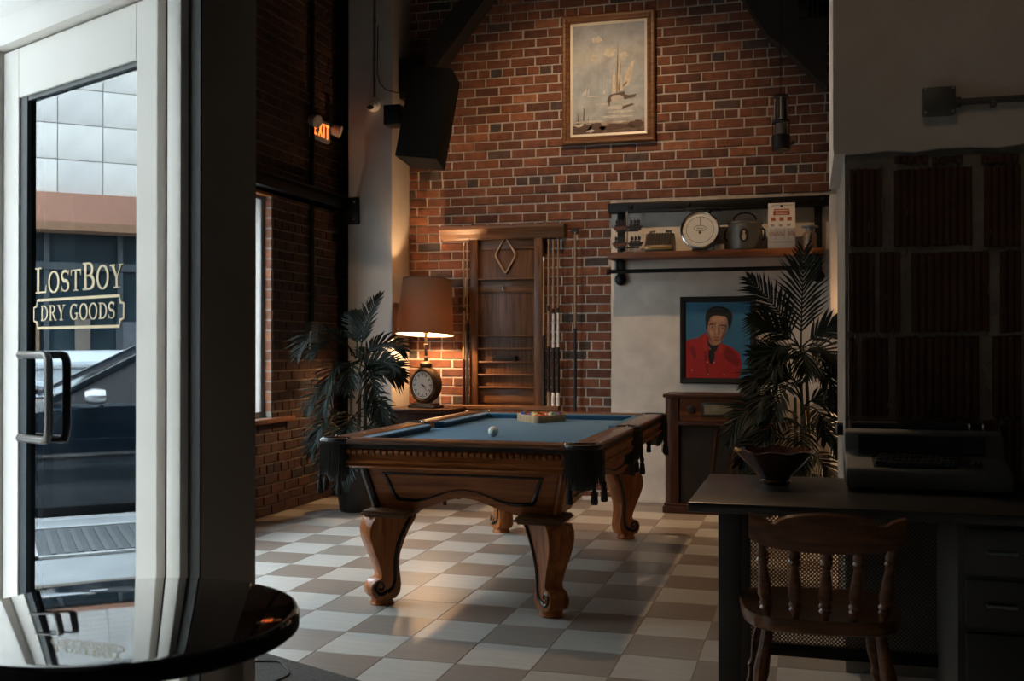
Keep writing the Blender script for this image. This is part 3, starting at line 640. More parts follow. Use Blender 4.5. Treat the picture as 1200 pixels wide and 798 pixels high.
for row in range(5):
    for c in range(row + 1):
        q = ux * (.132 - row * .0496) + uy * ((c - row / 2) * .0574); col, st = order[k]; k += 1
        nm = '%s %s ball, %s of the %s in the triangle rack' % ('striped' if st == 1 else 'solid', col, SEAT[row + 1][c], ROWN[row])
        ball(RC.x + q.x, RC.y + q.y, ZB + .0287, nm, BM[col], True if st == 1 else None, 'racked pool balls')

# ================================================================== CUE RACK AND CUES
RKY = YB - .02
RK = thing('wall_cue_rack', 'dark walnut wall rack for cues and balls beside the lamp', 'cue rack', (-2.42, RKY, .73))
def rk(n, m, x0, x1, d0, d1, z0, z1, bev=.003, par=None): b = MB(); b.bb(x0 + 2.42, x1 + 2.42, -d1, -d0, z0 - .73, z1 - .73); return b.build(n, m, par or RK, bevel=bev)
rk('backboard', WALNUT, -2.66, -2.165, .0, .02, .77, 2.14)
for x in (-2.69, -2.135): rk('upright', WALNUT, x - .035, x + .035, .0, .075, .765, 2.145)
rk('bottom_panel', WALNUTX, -2.655, -2.17, .02, .03, .785, .90)
rk('cross_panel', WALNUTX, -2.655, -2.17, .02, .032, 1.70, 1.795); rk('cross_panel', WALNUTX, -2.655, -2.17, .02, .03, 2.06, 2.14)
for z in (.905, 1.01, 1.115, 1.225, 1.335, 1.805): rk('ball_shelf', WALNUTX, -2.655, -2.17, .02, .068, z, z + .014)
b = MB(); b.prism([(0, 2.14), (.075, 2.14), (.085, 2.155), (.10, 2.185), (.125, 2.215), (.135, 2.225), (.135, 2.25), (0, 2.25)], lambda u, v, w: ((-.55 + (.505 + .55) * w) * (1 + (v - 2.14) * .2), -u, v - .73)); b.build('crown_moulding', WALNUTX, RK, smooth=False)
b = MB(); b.prism([(0, .725), (.105, .725), (.115, .735), (.115, .758), (.105, .768), (0, .768)], lambda u, v, w: (-.46 + .92 * w, -u, v - .73)); b.build('cue_ledge', WALNUTX, RK, smooth=False)
b = MB()
P = pY(592, 346, RKY); b.tube([(P.x + 2.42, -.03, 1.015), (P.x + 2.42, -.06, 1.01), (P.x + 2.42, -.062, .985), (P.x + 2.42, -.05, .975)], .008, 8); b.build('hook', STEEL, RK)
for px in (554, 639, 655):
    X = pY(px, 262, RKY - .06).x; b = MB(); b.tube([(X + 2.42, -.06, 1.52), (X + 2.42, -.06, 1.545)], .009, 8); b.build('cue_tip_peg', CHROME, RK)
P = pY(592, 299, RKY - .05)
b = MB(); dm = [(0, .165), (.098, 0), (0, -.165), (-.098, 0)]
def rnd_poly(pts, r, k=5):
    out = []; n = len(pts)
    for i in range(n):
        p, a, c = Vector(pts[i]), Vector(pts[i - 1]), Vector(pts[(i + 1) % n]); da = (a - p).normalized() * r; dc = (c - p).normalized() * r
        for j in range(k + 1):
            t = j / k; out.append(tuple((p + da) * (1 - t) ** 2 + p * 2 * t * (1 - t) + (p + dc) * t ** 2))
    return out
d1_, d2_ = rnd_poly(dm, .03), rnd_poly([(x * .86, y * .885) for x, y in dm], .025); n = len(d1_)
vs = [(x, -.028, z) for x, z in d1_] + [(x, 0, z) for x, z in d1_] + [(x, 0, z) for x, z in d2_] + [(x, -.028, z) for x, z in d2_]
b.add(vs, [(k * n + i, k * n + (i + 1) % n, ((k + 1) % 4) * n + (i + 1) % n, ((k + 1) % 4) * n + i) for k in range(4) for i in range(n)])
o = b.build('diamond_rack', MAPLE, bevel=.002); o.location = (P.x, RKY - .023, P.z); tag(o, 'pale wooden diamond nine-ball rack hanging on the cue rack', 'ball rack')
b = MB(); P = pY(591, 409, RKY - .045)
BRU = thing('table_brush', 'black bristled table brush lying on a cue rack shelf', 'brush', (P.x, RKY - .045, 1.2385 - .11 + .0005))
b.bb(-.10, .10, -.018, .018, .022, .045); b.build('brush_back', BLACK, BRU, bevel=.006)
b = MB(); rr = random.Random(2)
for i in range(60): x = -.098 + .196 * i / 59; b.box((x, 0, .012), (.0036, .034, .0235 + rr.uniform(-.001, .001)))
b.build('bristles', pm('bristle', (.012, .01, .009), .9), BRU, smooth=False)
def cue(X, d, z0, z1, segs, label, name='cue_stick', lean=0, r0=.0145, r1=.0065):
    t = thing(name, label, 'cue', (X, RKY - d, z0), 0, 'cues standing in the wall rack'); L = z1 - z0
    for a, c, m, n in segs:
        b = MB(); f = lambda q: r0 + (r1 - r0) * q
        b.tube([(lean * a, 0, L * a), (lean * c, 0, L * c)], [f(a), f(c)], 10); b.build(n, m, t)
    return t
SHAFT = wood('cue_shaft', (.26, .15, .08), (.36, .22, .12), .3, 'Z')
SPOT = pm('mottled_white', (.72, .69, .63), .3, var=.25, scale=25)
zl = .7685
for X, d, ztp, segs, lab in [
  (-2.772, .085, 2.115, [(0, .28, pm('cue_dark_red', (.05, .008, .006), .25), 'butt'), (.28, .58, SHAFT, 'forearm'), (.58, .6, BLACK, 'joint'), (.6, .985, SHAFT, 'shaft'), (.985, 1, WHITE, 'tip')], 'red-butted cue at the far left of the wall rack'),
  (-2.738, .095, 2.12, [(0, .5, BLACK, 'butt'), (.5, .52, CHROME, 'joint'), (.52, 1, SHAFT, 'shaft')], 'black-butted cue between the red cue and the rack upright'),
  (-2.143 + .06, .095, 1.985, [(0, .47, BLACK, 'butt'), (.47, .97, SHAFT, 'shaft'), (.97, 1, WHITE, 'tip')], 'short cue with long black butt next to the right upright'),
  (-2.045, .085, 2.13, [(0, .085, SHAFT, 'butt_cap'), (.085, .355, BLACK, 'wrap'), (.355, .57, SHAFT, 'forearm'), (.57, .6, BLACK, 'joint'), (.6, 1, SHAFT, 'shaft')], 'plain cue with wooden butt cap and black wrap'),
  (-2.005, .085, 2.12, [(0, .08, SPOT, 'butt_cap'), (.08, .35, BLACK, 'wrap'), (.35, .555, SPOT, 'forearm'), (.555, .585, BLACK, 'joint'), (.585, 1, SHAFT, 'shaft')], 'white mottled cue standing left of its white twin'),
  (-1.965, .085, 2.13, [(0, .08, SPOT, 'butt_cap'), (.08, .35, BLACK, 'wrap'), (.35, .555, SPOT, 'forearm'), (.555, .585, BLACK, 'joint'), (.585, 1, SHAFT, 'shaft')], 'white mottled cue rightmost on the rack ledge')]:
    cue(X, d, zl, ztp, segs, lab)
t = cue(-1.83, .05, .0, 2.185, [(0, .64, BLACK, 'butt'), (.64, 1, SHAFT, 'shaft')], 'long black and wood bridge stick leaning on brick right of the rack', 'bridge_stick', 0, .015, .009)
b = MB(); b.prism([(-.03, -.01), (-.034, .02), (-.02, .012), (-.012, .03), (0, .015), (.012, .03), (.02, .012), (.034, .02), (.03, -.01), (.018, -.028), (-.018, -.028)], lambda u, v, w: (u, -.006 + .012 * w, v + 2.19)); b.build('bridge_head', BLACK, t, smooth=False)
# ================================================================== BACK WALL OBJECTS
def flat(mb, pts, fn): mb.add([fn(x, y) for x, y in pts], [tuple(range(len(pts)))])
def blob(cx, cy, rx, ry, n=18, jag=0, seed=0):
    r = random.Random(seed); return [(cx + rx * cos(2 * pi * k / n) * (1 + r.uniform(-jag, jag)), cy + ry * sin(2 * pi * k / n) * (1 + r.uniform(-jag, jag))) for k in range(n)]
def frame4(name, mat, parent, w, h, prof, y0=0):
    """picture frame: profile (inset from outer edge, projection) mitred round a w x h rectangle lying in XZ"""
    b = MB(); n = len(prof); vs = []
    for sx, sz in ((-1, -1), (1, -1), (1, 1), (-1, 1)):
        for i, d in prof: vs.append((sx * (w / 2 - i), y0 - d, sz * (h / 2 - i)))
    fs = [(k * n + i, k * n + (i + 1) % n, ((k + 1) % 4) * n + (i + 1) % n, ((k + 1) % 4) * n + i) for k in range(4) for i in range(n)]
    b.add(vs, fs); return b.build(name, mat, parent, smooth=False)
def canvas_mat(name, stops, axis_h, noise=.12, sc=9):
    m, nt, b = _new(name); N = nt.nodes; L = nt.links; b.inputs['Roughness'].default_value = .6
    tc = N.new('ShaderNodeTexCoord'); se = N.new('ShaderNodeSeparateXYZ'); L.new(tc.outputs['Object'], se.inputs[0])
    no = N.new('ShaderNodeTexNoise'); no.inputs['Scale'].default_value = sc; no.inputs['Detail'].default_value = 9; no.inputs['Distortion'].default_value = .5; L.new(tc.outputs['Object'], no.inputs['Vector'])
    mr = N.new('ShaderNodeMapRange'); mr.inputs[1].default_value = -axis_h / 2; mr.inputs[2].default_value = axis_h / 2; L.new(se.outputs['Z'], mr.inputs[0])
    ma = N.new('ShaderNodeMath'); ma.operation = 'MULTIPLY_ADD'; ma.inputs[1].default_value = noise; L.new(no.outputs['Fac'], ma.inputs[0]); L.new(mr.outputs[0], ma.inputs[2])
    ad = N.new('ShaderNodeMath'); ad.operation = 'SUBTRACT'; ad.inputs[1].default_value = noise / 2; L.new(ma.outputs[0], ad.inputs[0])
    cr = N.new('ShaderNodeValToRGB'); e = cr.color_ramp.elements; e[0].position = stops[0][0]; e[0].color = stops[0][1] + (1,); e[1].position = stops[-1][0]; e[1].color = stops[-1][1] + (1,)
    for p, c in stops[1:-1]: q = e.new(p); q.color = c + (1,)
    L.new(ad.outputs[0], cr.inputs[0])
    mx = N.new('ShaderNodeMix'); mx.data_type = 'RGBA'; mx.blend_type = 'OVERLAY'; mx.inputs[0].default_value = .55; L.new(cr.outputs[0], mx.inputs[6]); L.new(no.outputs['Fac'], mx.inputs[7]); L.new(mx.outputs[2], b.inputs['Base Color'])
    bp = N.new('ShaderNodeBump'); bp.inputs['Strength'].default_value = .3; bp.inputs['Distance'].default_value = .003; L.new(no.outputs['Fac'], bp.inputs['Height']); L.new(bp.outputs[0], b.inputs['Normal'])
    return m
# ---- seascape painting
A, B = pY(659, 20, YB - .03), pY(768, 165, YB - .03); w, h = B.x - A.x, A.z - pY(660, 171, YB - .03).z
PA = thing('framed_painting', 'framed oil painting of sailing boats high on the brick wall', 'painting', ((A.x + B.x) / 2, YB - .005, A.z - h / 2))
frame4('frame', WALNUTX, PA, w, h, [(0, 0), (0, .035), (.012, .05), (.03, .048), (.045, .036), (.058, .038), (.068, .024), (.068, 0)])
frame4('linen_slip', IVORY, PA, w - .13, h - .13, [(0, .005), (0, .026), (.022, .02), (.022, .005)])
cw, chh = w - .168, h - .168
b = MB(); b.bb(-cw / 2, cw / 2, -.016, -.006, -chh / 2, chh / 2)
cv = b.build('canvas', canvas_mat('seascape', [(0, (.10, .055, .035)), (.055, (.20, .13, .09)), (.10, (.34, .27, .21)), (.14, (.36, .38, .37)), (.25, (.44, .45, .42)), (.36, (.36, .40, .41)), (.55, (.36, .39, .41)), (.72, (.46, .46, .42)), (.85, (.37, .39, .41)), (1, (.33, .35, .37))], chh), PA, smooth=False)
def pc(u, v): return (-cw / 2 + u * cw, -.0172, -chh / 2 + v * chh)      # u, v in 0..1 over the canvas
def paint(name, col, polys, lift=0):
    b = MB()
    for p in polys: b.add([(x, y - lift, z) for x, y, z in (pc(u, v) for u, v in p)], [tuple(range(len(p)))])
    m = pm('paint_' + name, col, .6, var=.22, scale=30); return stuff(b.build(name, m, cv, smooth=False, fix=False))
paint('painted_cloud', (.58, .54, .44), [blob(.52, .74, .08, .05, 16, .3, 1), blob(.70, .70, .06, .035, 16, .3, 2), blob(.35, .86, .07, .03, 14, .35, 3), blob(.30, .70, .05, .03, 14, .35, 9)])
paint('painted_water_light', (.56, .54, .47), [blob(.62, .235, .14, .018, 14, .3, 4), blob(.66, .19, .17, .014, 14, .35, 5), blob(.60, .15, .20, .012, 14, .35, 6), blob(.28, .345, .10, .006, 12, .2, 7), blob(.40, .27, .10, .008, 12, .3, 8)])
paint('painted_far_sail', (.52, .53, .52), [[(.12, .355), (.19, .36), (.20, .43)], [(.20, .36), (.23, .36), (.235, .45)], [(.42, .365), (.45, .365), (.445, .41)]])
paint('painted_sail', (.60, .52, .38), [[(.55, .36), (.60, .37), (.585, .60), (.56, .54)], [(.63, .37), (.70, .39), (.66, .62), (.64, .66)], [(.70, .40), (.78, .43), (.86, .66), (.80, .62), (.73, .52)], [(.60, .36), (.64, .36), (.635, .56), (.61, .52)]], .0002)
paint('painted_sail_shade', (.22, .15, .10), [[(.605, .36), (.625, .36), (.63, .70), (.622, .70)], [(.64, .38), (.66, .37), (.672, .63), (.662, .62)], [(.69, .40), (.75, .44), (.76, .47), (.71, .44)], [(.625, .6), (.635, .6), (.632, .83), (.627, .83)]], .0004)
paint('painted_hull', (.10, .065, .045), [[(.48, .285), (.52, .275), (.56, .33), (.70, .335), (.72, .30), (.86, .315), (.89, .345), (.78, .335), (.73, .345), (.72, .375), (.52, .35), (.49, .32)], [(.50, .25), (.52, .25), (.515, .30), (.505, .30)], [(.68, .21), (.86, .25), (.82, .26), (.70, .24)]], .0003)
paint('painted_hull_light', (.48, .44, .37), [[(.53, .315), (.56, .285), (.68, .285), (.70, .32), (.66, .345), (.56, .345)]], .0005)
paint('painted_mast', (.30, .28, .26), [[(.355, .40), (.362, .40), (.362, .66), (.357, .66)], [(.41, .42), (.416, .42), (.414, .68), (.411, .68)]], .0003)
paint('painted_shore', (.10, .05, .03), [blob(.12, .06, .14, .045, 20, .3, 11), blob(.33, .05, .13, .05, 20, .3, 12), blob(.62, .06, .2, .03, 20, .4, 13), blob(.88, .07, .12, .035, 20, .3, 14), [(.145, .1), (.165, .1), (.165, .24), (.155, .25)], [(.07, .1), (.085, .1), (.08, .19), (.075, .19)], [(.21, .1), (.225, .1), (.22, .17)]], .0003)
paint('painted_shore_light', (.55, .49, .40), [blob(.12, .11, .10, .014, 14, .4, 21), blob(.30, .115, .1, .012, 14, .4, 22), blob(.08, .09, .06, .02, 14, .4, 23), blob(.66, .10, .1, .008, 14, .4, 24), blob(.25, .03, .05, .012, 14, .4, 25)], .0006)

# ---- steel lintel over the white panel
t = thing('steel_lintel', 'long black steel lintel above the shelf on the brick wall', 'beam', (-.70, YB, 2.33))
b = MB(); b.bb(-.86, .862, -.075, .01, .0, .075); b.bb(-.86, .862, -.10, .01, -.006, .004); b.build('lintel_bar', BLACKSTEEL, t, bevel=.003)
for px in (739, 807, 965):
    X = pY(px, 240, YB - .08).x + .70
    if X < .85: b = MB(); b.lathe([(.022, 0), (.022, .006), (.016, .012), (.006, .014)], (X, -.075, .04), 12, RX(pi / 2)); b.build('bolt', BLACKSTEEL, t)
# ---- shelf with steel brackets and hanging pipe
SHZ = 1.99; SY0 = YB - .28
SH = thing('wall_shelf', 'reddish wooden shelf plank on black steel brackets above the portrait', 'shelf', (-.72, YB, SHZ))
X0, X1 = pY(711, 300, SY0).x + .72, pY(966, 295, SY0).x + .72
b = MB(); b.bb(X0, X1, -.28, -.035, -.048, 0); b.build('plank', SHELFW, SH, bevel=.004)
for px in (727, 959):
    X = pY(px, 280, YB - .05).x + .72
    b = MB(); b.bb(X - .028, X + .028, -.035, -.006, -.24, .42); b.bb(X - .028, X + .028, -.25, -.02, -.062, -.049); b.tube([(X, -.20, -.06), (X, -.20, -.145)], .011, 8); b.build('bracket', BLACKSTEEL, SH, bevel=.002)
    b = MB(); b.lathe([(.048, 0), (.048, .008), (.02, .02)], (X, -.034, -.20), 14, RX(pi / 2)); b.build('pipe_flange', BLACKSTEEL, SH)
b = MB(); b.tube([(X0 - .01, -.20, -.145), (X1 - .02, -.20, -.145)], .0165, 10); b.build('hanging_pipe', BLACKSTEEL, SH)
b = MB(); b.tube([(X0 - .012, -.20, -.145), (X0 + .012, -.20, -.145)], .024, 10); b.build('pipe_cap', BLACKSTEEL, SH)
SIY = YB - .165
def sx_(px): return pY(px, 285, SIY).x
Z0 = SHZ + .0005
# model ship stand with small dark ships
t = thing('model_ship_stand', 'dark two-tier stand of small ship-like ornaments at the left shelf end', 'ornament', (sx_(735), SIY, Z0))
b = MB(); b.lathe([(.035, 0), (.035, .012), (.008, .018), (.006, .30), (.012, .31), (.002, .335)], (0, 0, 0), 10); b.build('centre_post', pm('ornament_pale', (.32, .27, .22), .5), t)
DARKORN = pm('ornament_dark', (.02, .013, .010), .45, var=.4, scale=40); BRNORN = pm('ornament_brown', (.12, .045, .02), .45, var=.3)
for q, (x, z) in enumerate(((-.062, .055), (.065, .055), (-.055, .185), (.06, .185))):
    b = MB(); b.prism([(-.06, .03), (-.045, 0), (.045, 0), (.062, .032), (.035, .024), (-.035, .024)], lambda u, v, w: (x + u, -.02 + .04 * w, z + v)); hl = b.build('ship_hull', BRNORN if q % 2 == 0 else DARKORN, t, smooth=False)
    b = MB()
    for k in (-.03, 0, .028): b.tube([(x + k, 0, z + .02), (x + k, 0, z + .085)], .0035, 5); b.box((x + k + .004, 0, z + .062), (.022, .006, .026)); b.box((x + k, 0, z + .035), (.026, .02, .014))
    stuff(b.build('ship_rigging', DARKORN, hl, smooth=False))
b = MB(); b.box((0, 0, .045), (.19, .022, .010)); b.box((0, 0, .176), (.18, .022, .010)); stuff(b.build('tier_bar', DARKORN, t, bevel=.002))
# vintage adding machine
t = thing('adding_machine', 'small dark vintage adding machine with slanted slots on the shelf', 'machine', (sx_(774), SIY, Z0))
AMB = pm('worn_bronze', (.085, .065, .05), .4, .5, var=.25)
b = MB(); b.prism([(-.115, 0), (.095, 0), (.095, .085), (.03, .145), (-.02, .15), (-.095, .06), (-.115, .045)], lambda u, v, w: (-.11 + .22 * w, u, v)); b.build('housing', AMB, t, bevel=.008)
for k in range(9):
    b = MB(); x = -.085 + .021 * k; b.prism([(-.098, .064), (-.024, .152), (-.021, .149), (-.095, .061)], lambda u, v, w: (x - .006 + .012 * w, u, v)); b.build('slot', BLACK, t, smooth=False)
for s in (-1, 1): b = MB(); b.tube([(s * .07, .02, .14), (s * .085, .01, .165), (s * .04, .015, .168)], .010, 6); b.build('top_grip', AMB, t)
b = MB(); b.bb(-.105, .105, -.12, -.10, .012, .040); b.build('number_strip', IVORY if False else BRASS, t, bevel=.003)
# dial scale
t = thing('kitchen_scale', 'chrome rimmed dial kitchen scale with white face and top tray', 'scale', (sx_(825), SIY - .02, Z0))
b = MB(); b.prism([(-.075, 0), (.09, 0), (.06, .16), (.045, .255), (-.02, .255), (-.06, .14)], lambda u, v, w: (-.085 + .17 * w, u, v)); b.build('scale_body', pm('scale_enamel', (.30, .29, .26), .3), t, bevel=.01)
DR = RX(radians(80)); dc = Vector((-.02, -.075, .155))
b = MB(); b.lathe([(.148, -.03), (.152, 0), (.150, .018), (.140, .024), (.134, .018), (.134, .0)], dc, 36, DR); b.build('dial_rim', CHROME, t)
b = MB(); b.lathe([(.001, .010), (.136, .010), (.136, .004), (.001, .004)], dc, 36, DR); dl = b.build('dial_face', pm('dial_white', (.66, .62, .55), .35, var=.04), t, fix=False)
b = MB(); ribbon(b, arc(0, 0, .104, .104, 0, 360, 32), .003, lambda u, v: DR @ Vector((u, v, .0115)) + dc)
ribbon(b, arc(0, .012, .046, .022, 0, 360, 24), .0035, lambda u, v: DR @ Vector((u, v, .0115)) + dc); ribbon(b, [(-.025, .006), (-.012, .018), (-.004, .008), (.008, .018), (.016, .008), (.028, .016)], .004, lambda u, v: DR @ Vector((u, v, .0115)) + dc)
ribbon(b, [(0, .036), (0, .10)], .004, lambda u, v: DR @ Vector((u, v, .0125)) + dc); stuff(b.build('dial_marks', BLACK, dl, smooth=False, fix=False))
b = MB(); flat(b, blob(0, -.022, .011, .011, 10), lambda u, v: DR @ Vector((u, v, .0118)) + dc); b.build('dial_badge', BRNORN, dl, smooth=False, fix=False)
for x in (-.05, .05): b = MB(); b.tube([(x, 0, .25), (x, 0, .315)], .007, 8); b.build('tray_post', BLACKSTEEL, t)
b = MB(); b.bb(-.135, .135, -.085, .085, .315, .327); b.build('tray', BLACKSTEEL, t, bevel=.005)
b = MB(); b.box((0, 0, 0), (.075, .05, .042)); o = b.build('wooden_block', pm('pale_block', (.33, .25, .18), .7), bevel=.003); o.location = (sx_(844), SIY - .06, Z0 + .0215); tag(o, 'small pale block on the shelf between scale and canister', 'block')
# canister
t = thing('metal_canister', 'grey lidded metal canister with wire handle and oval picture', 'canister', (sx_(873), SIY, Z0))
CANM = pm('dull_tin', (.13, .125, .115), .45, .7, var=.2); r = .128
b = MB(); b.lathe([(r - .01, 0), (r, .006)] + [(r + (.004 if k % 2 else 0), .02 + .021 * k) for k in range(9)] + [(r - .004, .205)], (0, 0, 0), 32); b.build('canister_body', CANM, t)
b = MB(); b.lathe([(r + .003, .200), (r + .006, .206), (r + .004, .216), (r - .03, .228), (.05, .236), (.01, .240)], (0, 0, 0), 32); b.build('lid', CANM, t)
b = MB(); b.tube([(.085 * cos(radians(a)), 0, .232 + .055 * sin(radians(a))) for a in range(0, 181, 15)], .006, 6); b.build('lid_handle', BLACKSTEEL, t)
for s in (-1, 1): b = MB(); b.tube([(s * r, 0, .17), (s * (r + .022), 0, .15), (s * (r + .022), 0, .09), (s * r, 0, .075)], .007, 6); b.build('side_handle', BLACKSTEEL, t)
def cyl(u, v, e): a = -pi / 2 + u / r; return ((r + e) * cos(a), (r + e) * sin(a), v)
b = MB(); p = blob(0, .105, .034, .052, 20); b.add([cyl(0, .105, .0075)] + [cyl(u, v, .0065) for u, v in p], [(0, i + 1, (i + 1) % 20 + 1) for i in range(20)]); b.build('oval_picture', BLACK, t, fix=False)
b = MB(); b.add([cyl(u, v, .0095) for u, v in blob(0, .092, .014, .026, 14)], [tuple(range(14))]); b.add([cyl(u, v, .0095) for u, v in blob(0, .128, .010, .012, 12)], [tuple(range(12))]); stuff(b.build('picture_figure', pm('picture_tan', (.34, .24, .16), .5), t, fix=False))
# price card
def textmesh(txt, size, align='CENTER'):
    cu = bpy.data.curves.new('text', 'FONT'); cu.body = txt; cu.size = size; cu.align_x = align; cu.fill_mode = 'BOTH'
    o = bpy.data.objects.new('text', cu); COL.objects.link(o); dg = bpy.context.evaluated_depsgraph_get(); me = bpy.data.meshes.new_from_object(o.evaluated_get(dg)); bpy.data.objects.remove(o); return me
A, B = pY(900, 241, SIY - .03), pY(932, 294, SIY - .03); w, h = B.x - A.x, A.z - B.z
t = thing('price_card', 'white upright price card with red heading and cent prices on the shelf', 'sign', ((A.x + B.x) / 2, SIY - .03, Z0))
b = MB(); b.bb(-w / 2, w / 2, -.008, .008, 0, h); cb = b.build('card', pm('card_white', (.62, .58, .52), .6, var=.05), t, bevel=.002)
RED = pm('card_red', (.33, .07, .03), .6); GREYI = pm('card_grey', (.28, .26, .25), .6)
def rect(mb, x0, x1, z0, z1, y=-.0088): mb.add([(x0 * w / 2, y, z0 * h), (x1 * w / 2, y, z0 * h), (x1 * w / 2, y, z1 * h), (x0 * w / 2, y, z1 * h)], [(0, 1, 2, 3)])
b = MB(); rect(b, -.55, .55, .80, .87); rect(b, -.60, -.48, .73, .82); rect(b, .48, .60, .73, .82); rect(b, -.5, .5, .735, .79)
for k in (-.6, 0, .58): rect(b, k - .16, k + .16, .61, .69)
stuff(b.build('card_print_red', RED, cb, smooth=False, fix=False))
b = MB()
for k in (-.42, .2, .5): rect(b, k - .015, k + .015, .20, .44)
for k in (-.7, -.1, .5): rect(b, k - .1, k + .16, .49, .54)
rect(b, -.85, .85, .145, .16); rect(b, -.75, .8, .94, .955); stuff(b.build('card_print_grey', GREYI, cb, smooth=False, fix=False))
b = MB(); flat(b, blob(0, .93 * h, .010, .010, 12), lambda u, v: (u, -.0090, v)); b.build('card_hole', BLACK, cb, smooth=False, fix=False)
CARDL = pm('card_light', (.60, .55, .46), .6)
b = MB(); rect(b, -.46, .46, .826, .845, -.0094); rect(b, -.42, .42, .757, .772, -.0094); stuff(b.build('card_print_light', CARDL, cb, smooth=False, fix=False))
for tx, k in (('10¢', -.66), ('50¢', -.08), ('50¢', .74)):
    me = textmesh(tx, .042); me.materials.append(RED); o = mobj('price_lettering', me, cb); o.rotation_euler = (pi / 2, 0, 0); o.location = (k * w / 2, -.0089, .29 * h)
# small pump jar
t = thing('glass_jar', 'small tan jar with wide metal cap at the right shelf end', 'jar', (sx_(949), SIY - .02, Z0))
b = MB(); b.lathe([(.048, 0), (.052, .008), (.050, .11), (.03, .13), (.026, .14)], (0, 0, 0), 20); b.build('jar_body', pm('jar_tan', (.30, .20, .13), .25, var=.1), t)
b = MB(); b.lathe([(.030, .138), (.030, .155), (.062, .158), (.062, .170), (.02, .174)], (0, 0, 0), 20); b.build('jar_cap', STEEL, t)
b = MB(); b.tube([(-.004, -.052, .02), (.0, -.052, .06), (.01, -.048, .115)], .007, 6); b.build('crank', BLACK, t)

# ---- portrait of a man in a red shirt (generic)
A, B = pY(797, 348, YB - .02), pY(886, 450, YB - .02); w, h = B.x - A.x, A.z - B.z
PO = thing('framed_portrait', 'black framed portrait of dark-haired figure in red shirt on blue', 'painting', ((A.x + B.x) / 2, YB - .004, (A.z + B.z) / 2))
frame4('frame', BLACK, PO, w, h, [(0, 0), (0, .028), (.008, .032), (.036, .026), (.044, .014), (.044, 0)])
cw, chh = w - .086, h - .086
b = MB(); b.bb(-cw / 2, cw / 2, -.012, -.004, -chh / 2, chh / 2); cv = b.build('canvas', pm('portrait_blue', (.035, .155, .26), .7, var=.14, scale=5), PO, smooth=False)
def pc(u, v): return (-cw / 2 + u * cw, -.0128, -chh / 2 + v * chh)
def smoothp(pts, it=2):
    for _ in range(it):
        q = []
        for i in range(len(pts)):
            a, c = pts[i], pts[(i + 1) % len(pts)]; q += [(a[0] * .75 + c[0] * .25, a[1] * .75 + c[1] * .25), (a[0] * .25 + c[0] * .75, a[1] * .25 + c[1] * .75)]
        pts = q
    return pts
PCOL = {}
def pt2(name, col, polys, lift, sm=2, var=.1):
    b = MB()
    for p in polys:
        if sm: p = smoothp(p, sm)
        b.add([(x, y - lift, z) for x, y, z in (pc(u, v) for u, v in p)], [tuple(range(len(p)))])
    m = PCOL.setdefault(name, pm('portrait_' + name, col, .7, var=var, scale=14)); return stuff(b.build(name, m, cv, smooth=False, fix=False))
pt2('shirt', (.40, .014, .010), [[(0, 0), (0, .47), (.06, .51), (.20, .53), (.30, .60), (.36, .55), (.52, .47), (.62, .44), (.72, .40), (.83, .33), (.87, .2), (.86, .08), (.82, 0)]], 0, 0)
pt2('shirt_fold', (.22, .008, .007), [[(.62, .42), (.70, .38), (.80, .30), (.84, .18), (.80, .14), (.72, .20), (.64, .22), (.58, .32)], [(.05, .42), (.12, .44), (.18, .3), (.14, .22)], [(.25, .50), (.28, .52), (.33, .3), (.36, .02), (.33, .02), (.30, .28)]], .0002)
pt2('neck', (.33, .15, .085), [[(.34, .52), (.52, .50), (.50, .40), (.42, .32), (.36, .40)]], .0003)
pt2('neckerchief', (.010, .010, .012), [[(.31, .58), (.33, .52), (.40, .42), (.52, .44), (.54, .48), (.49, .37), (.45, .34), (.40, .37), (.33, .46)], [(.36, .38), (.44, .37), (.46, .28), (.40, .16), (.36, .24), (.35, .32)]], .0006)
pt2('collar', (.45, .03, .02), [[(.30, .58), (.32, .55), (.36, .40), (.30, .34), (.26, .42), (.27, .54)], [(.55, .47), (.57, .42), (.58, .33), (.52, .32), (.48, .38)]], .0008)
pt2('face', (.42, .20, .115), [[(.325, .68), (.34, .58), (.37, .50), (.43, .435), (.49, .43), (.55, .47), (.60, .54), (.645, .64), (.65, .74), (.62, .82), (.50, .86), (.38, .84), (.34, .76)]], .0010)
pt2('face_light', (.55, .30, .18), [[(.40, .80), (.52, .83), (.60, .79), (.60, .74), (.42, .74)], [(.36, .62), (.42, .64), (.44, .56), (.40, .54)], [(.475, .72), (.50, .72), (.50, .58), (.465, .58)]], .0012)
pt2('face_shade', (.20, .085, .05), [[(.56, .48), (.63, .60), (.65, .72), (.62, .72), (.58, .58), (.53, .50)], [(.50, .68), (.53, .66), (.53, .58), (.50, .57), (.51, .62)], [(.43, .535), (.54, .54), (.52, .525), (.45, .522)], [(.345, .66), (.36, .60), (.39, .52), (.43, .455), (.38, .49), (.345, .57)]], .0013)
pt2('lips', (.30, .075, .05), [[(.43, .505), (.48, .515), (.54, .51), (.50, .49), (.46, .487)]], .0015)
pt2('eye_white', (.50, .42, .36), [[(.38, .672), (.415, .684), (.455, .668), (.415, .660)], [(.535, .655), (.575, .668), (.615, .652), (.575, .645)]], .0015)
pt2('brow_and_eye', (.015, .010, .008), [[(.36, .70), (.40, .722), (.465, .708), (.465, .698), (.40, .706), (.365, .688)], [(.53, .695), (.59, .705), (.63, .68), (.625, .672), (.585, .69), (.53, .683)], [(.405, .682), (.428, .682), (.428, .66), (.405, .66)], [(.563, .666), (.587, .666), (.587, .645), (.563, .645)], [(.46, .568), (.485, .575), (.475, .56)], [(.505, .57), (.525, .57), (.515, .56)]], .0017, 1)
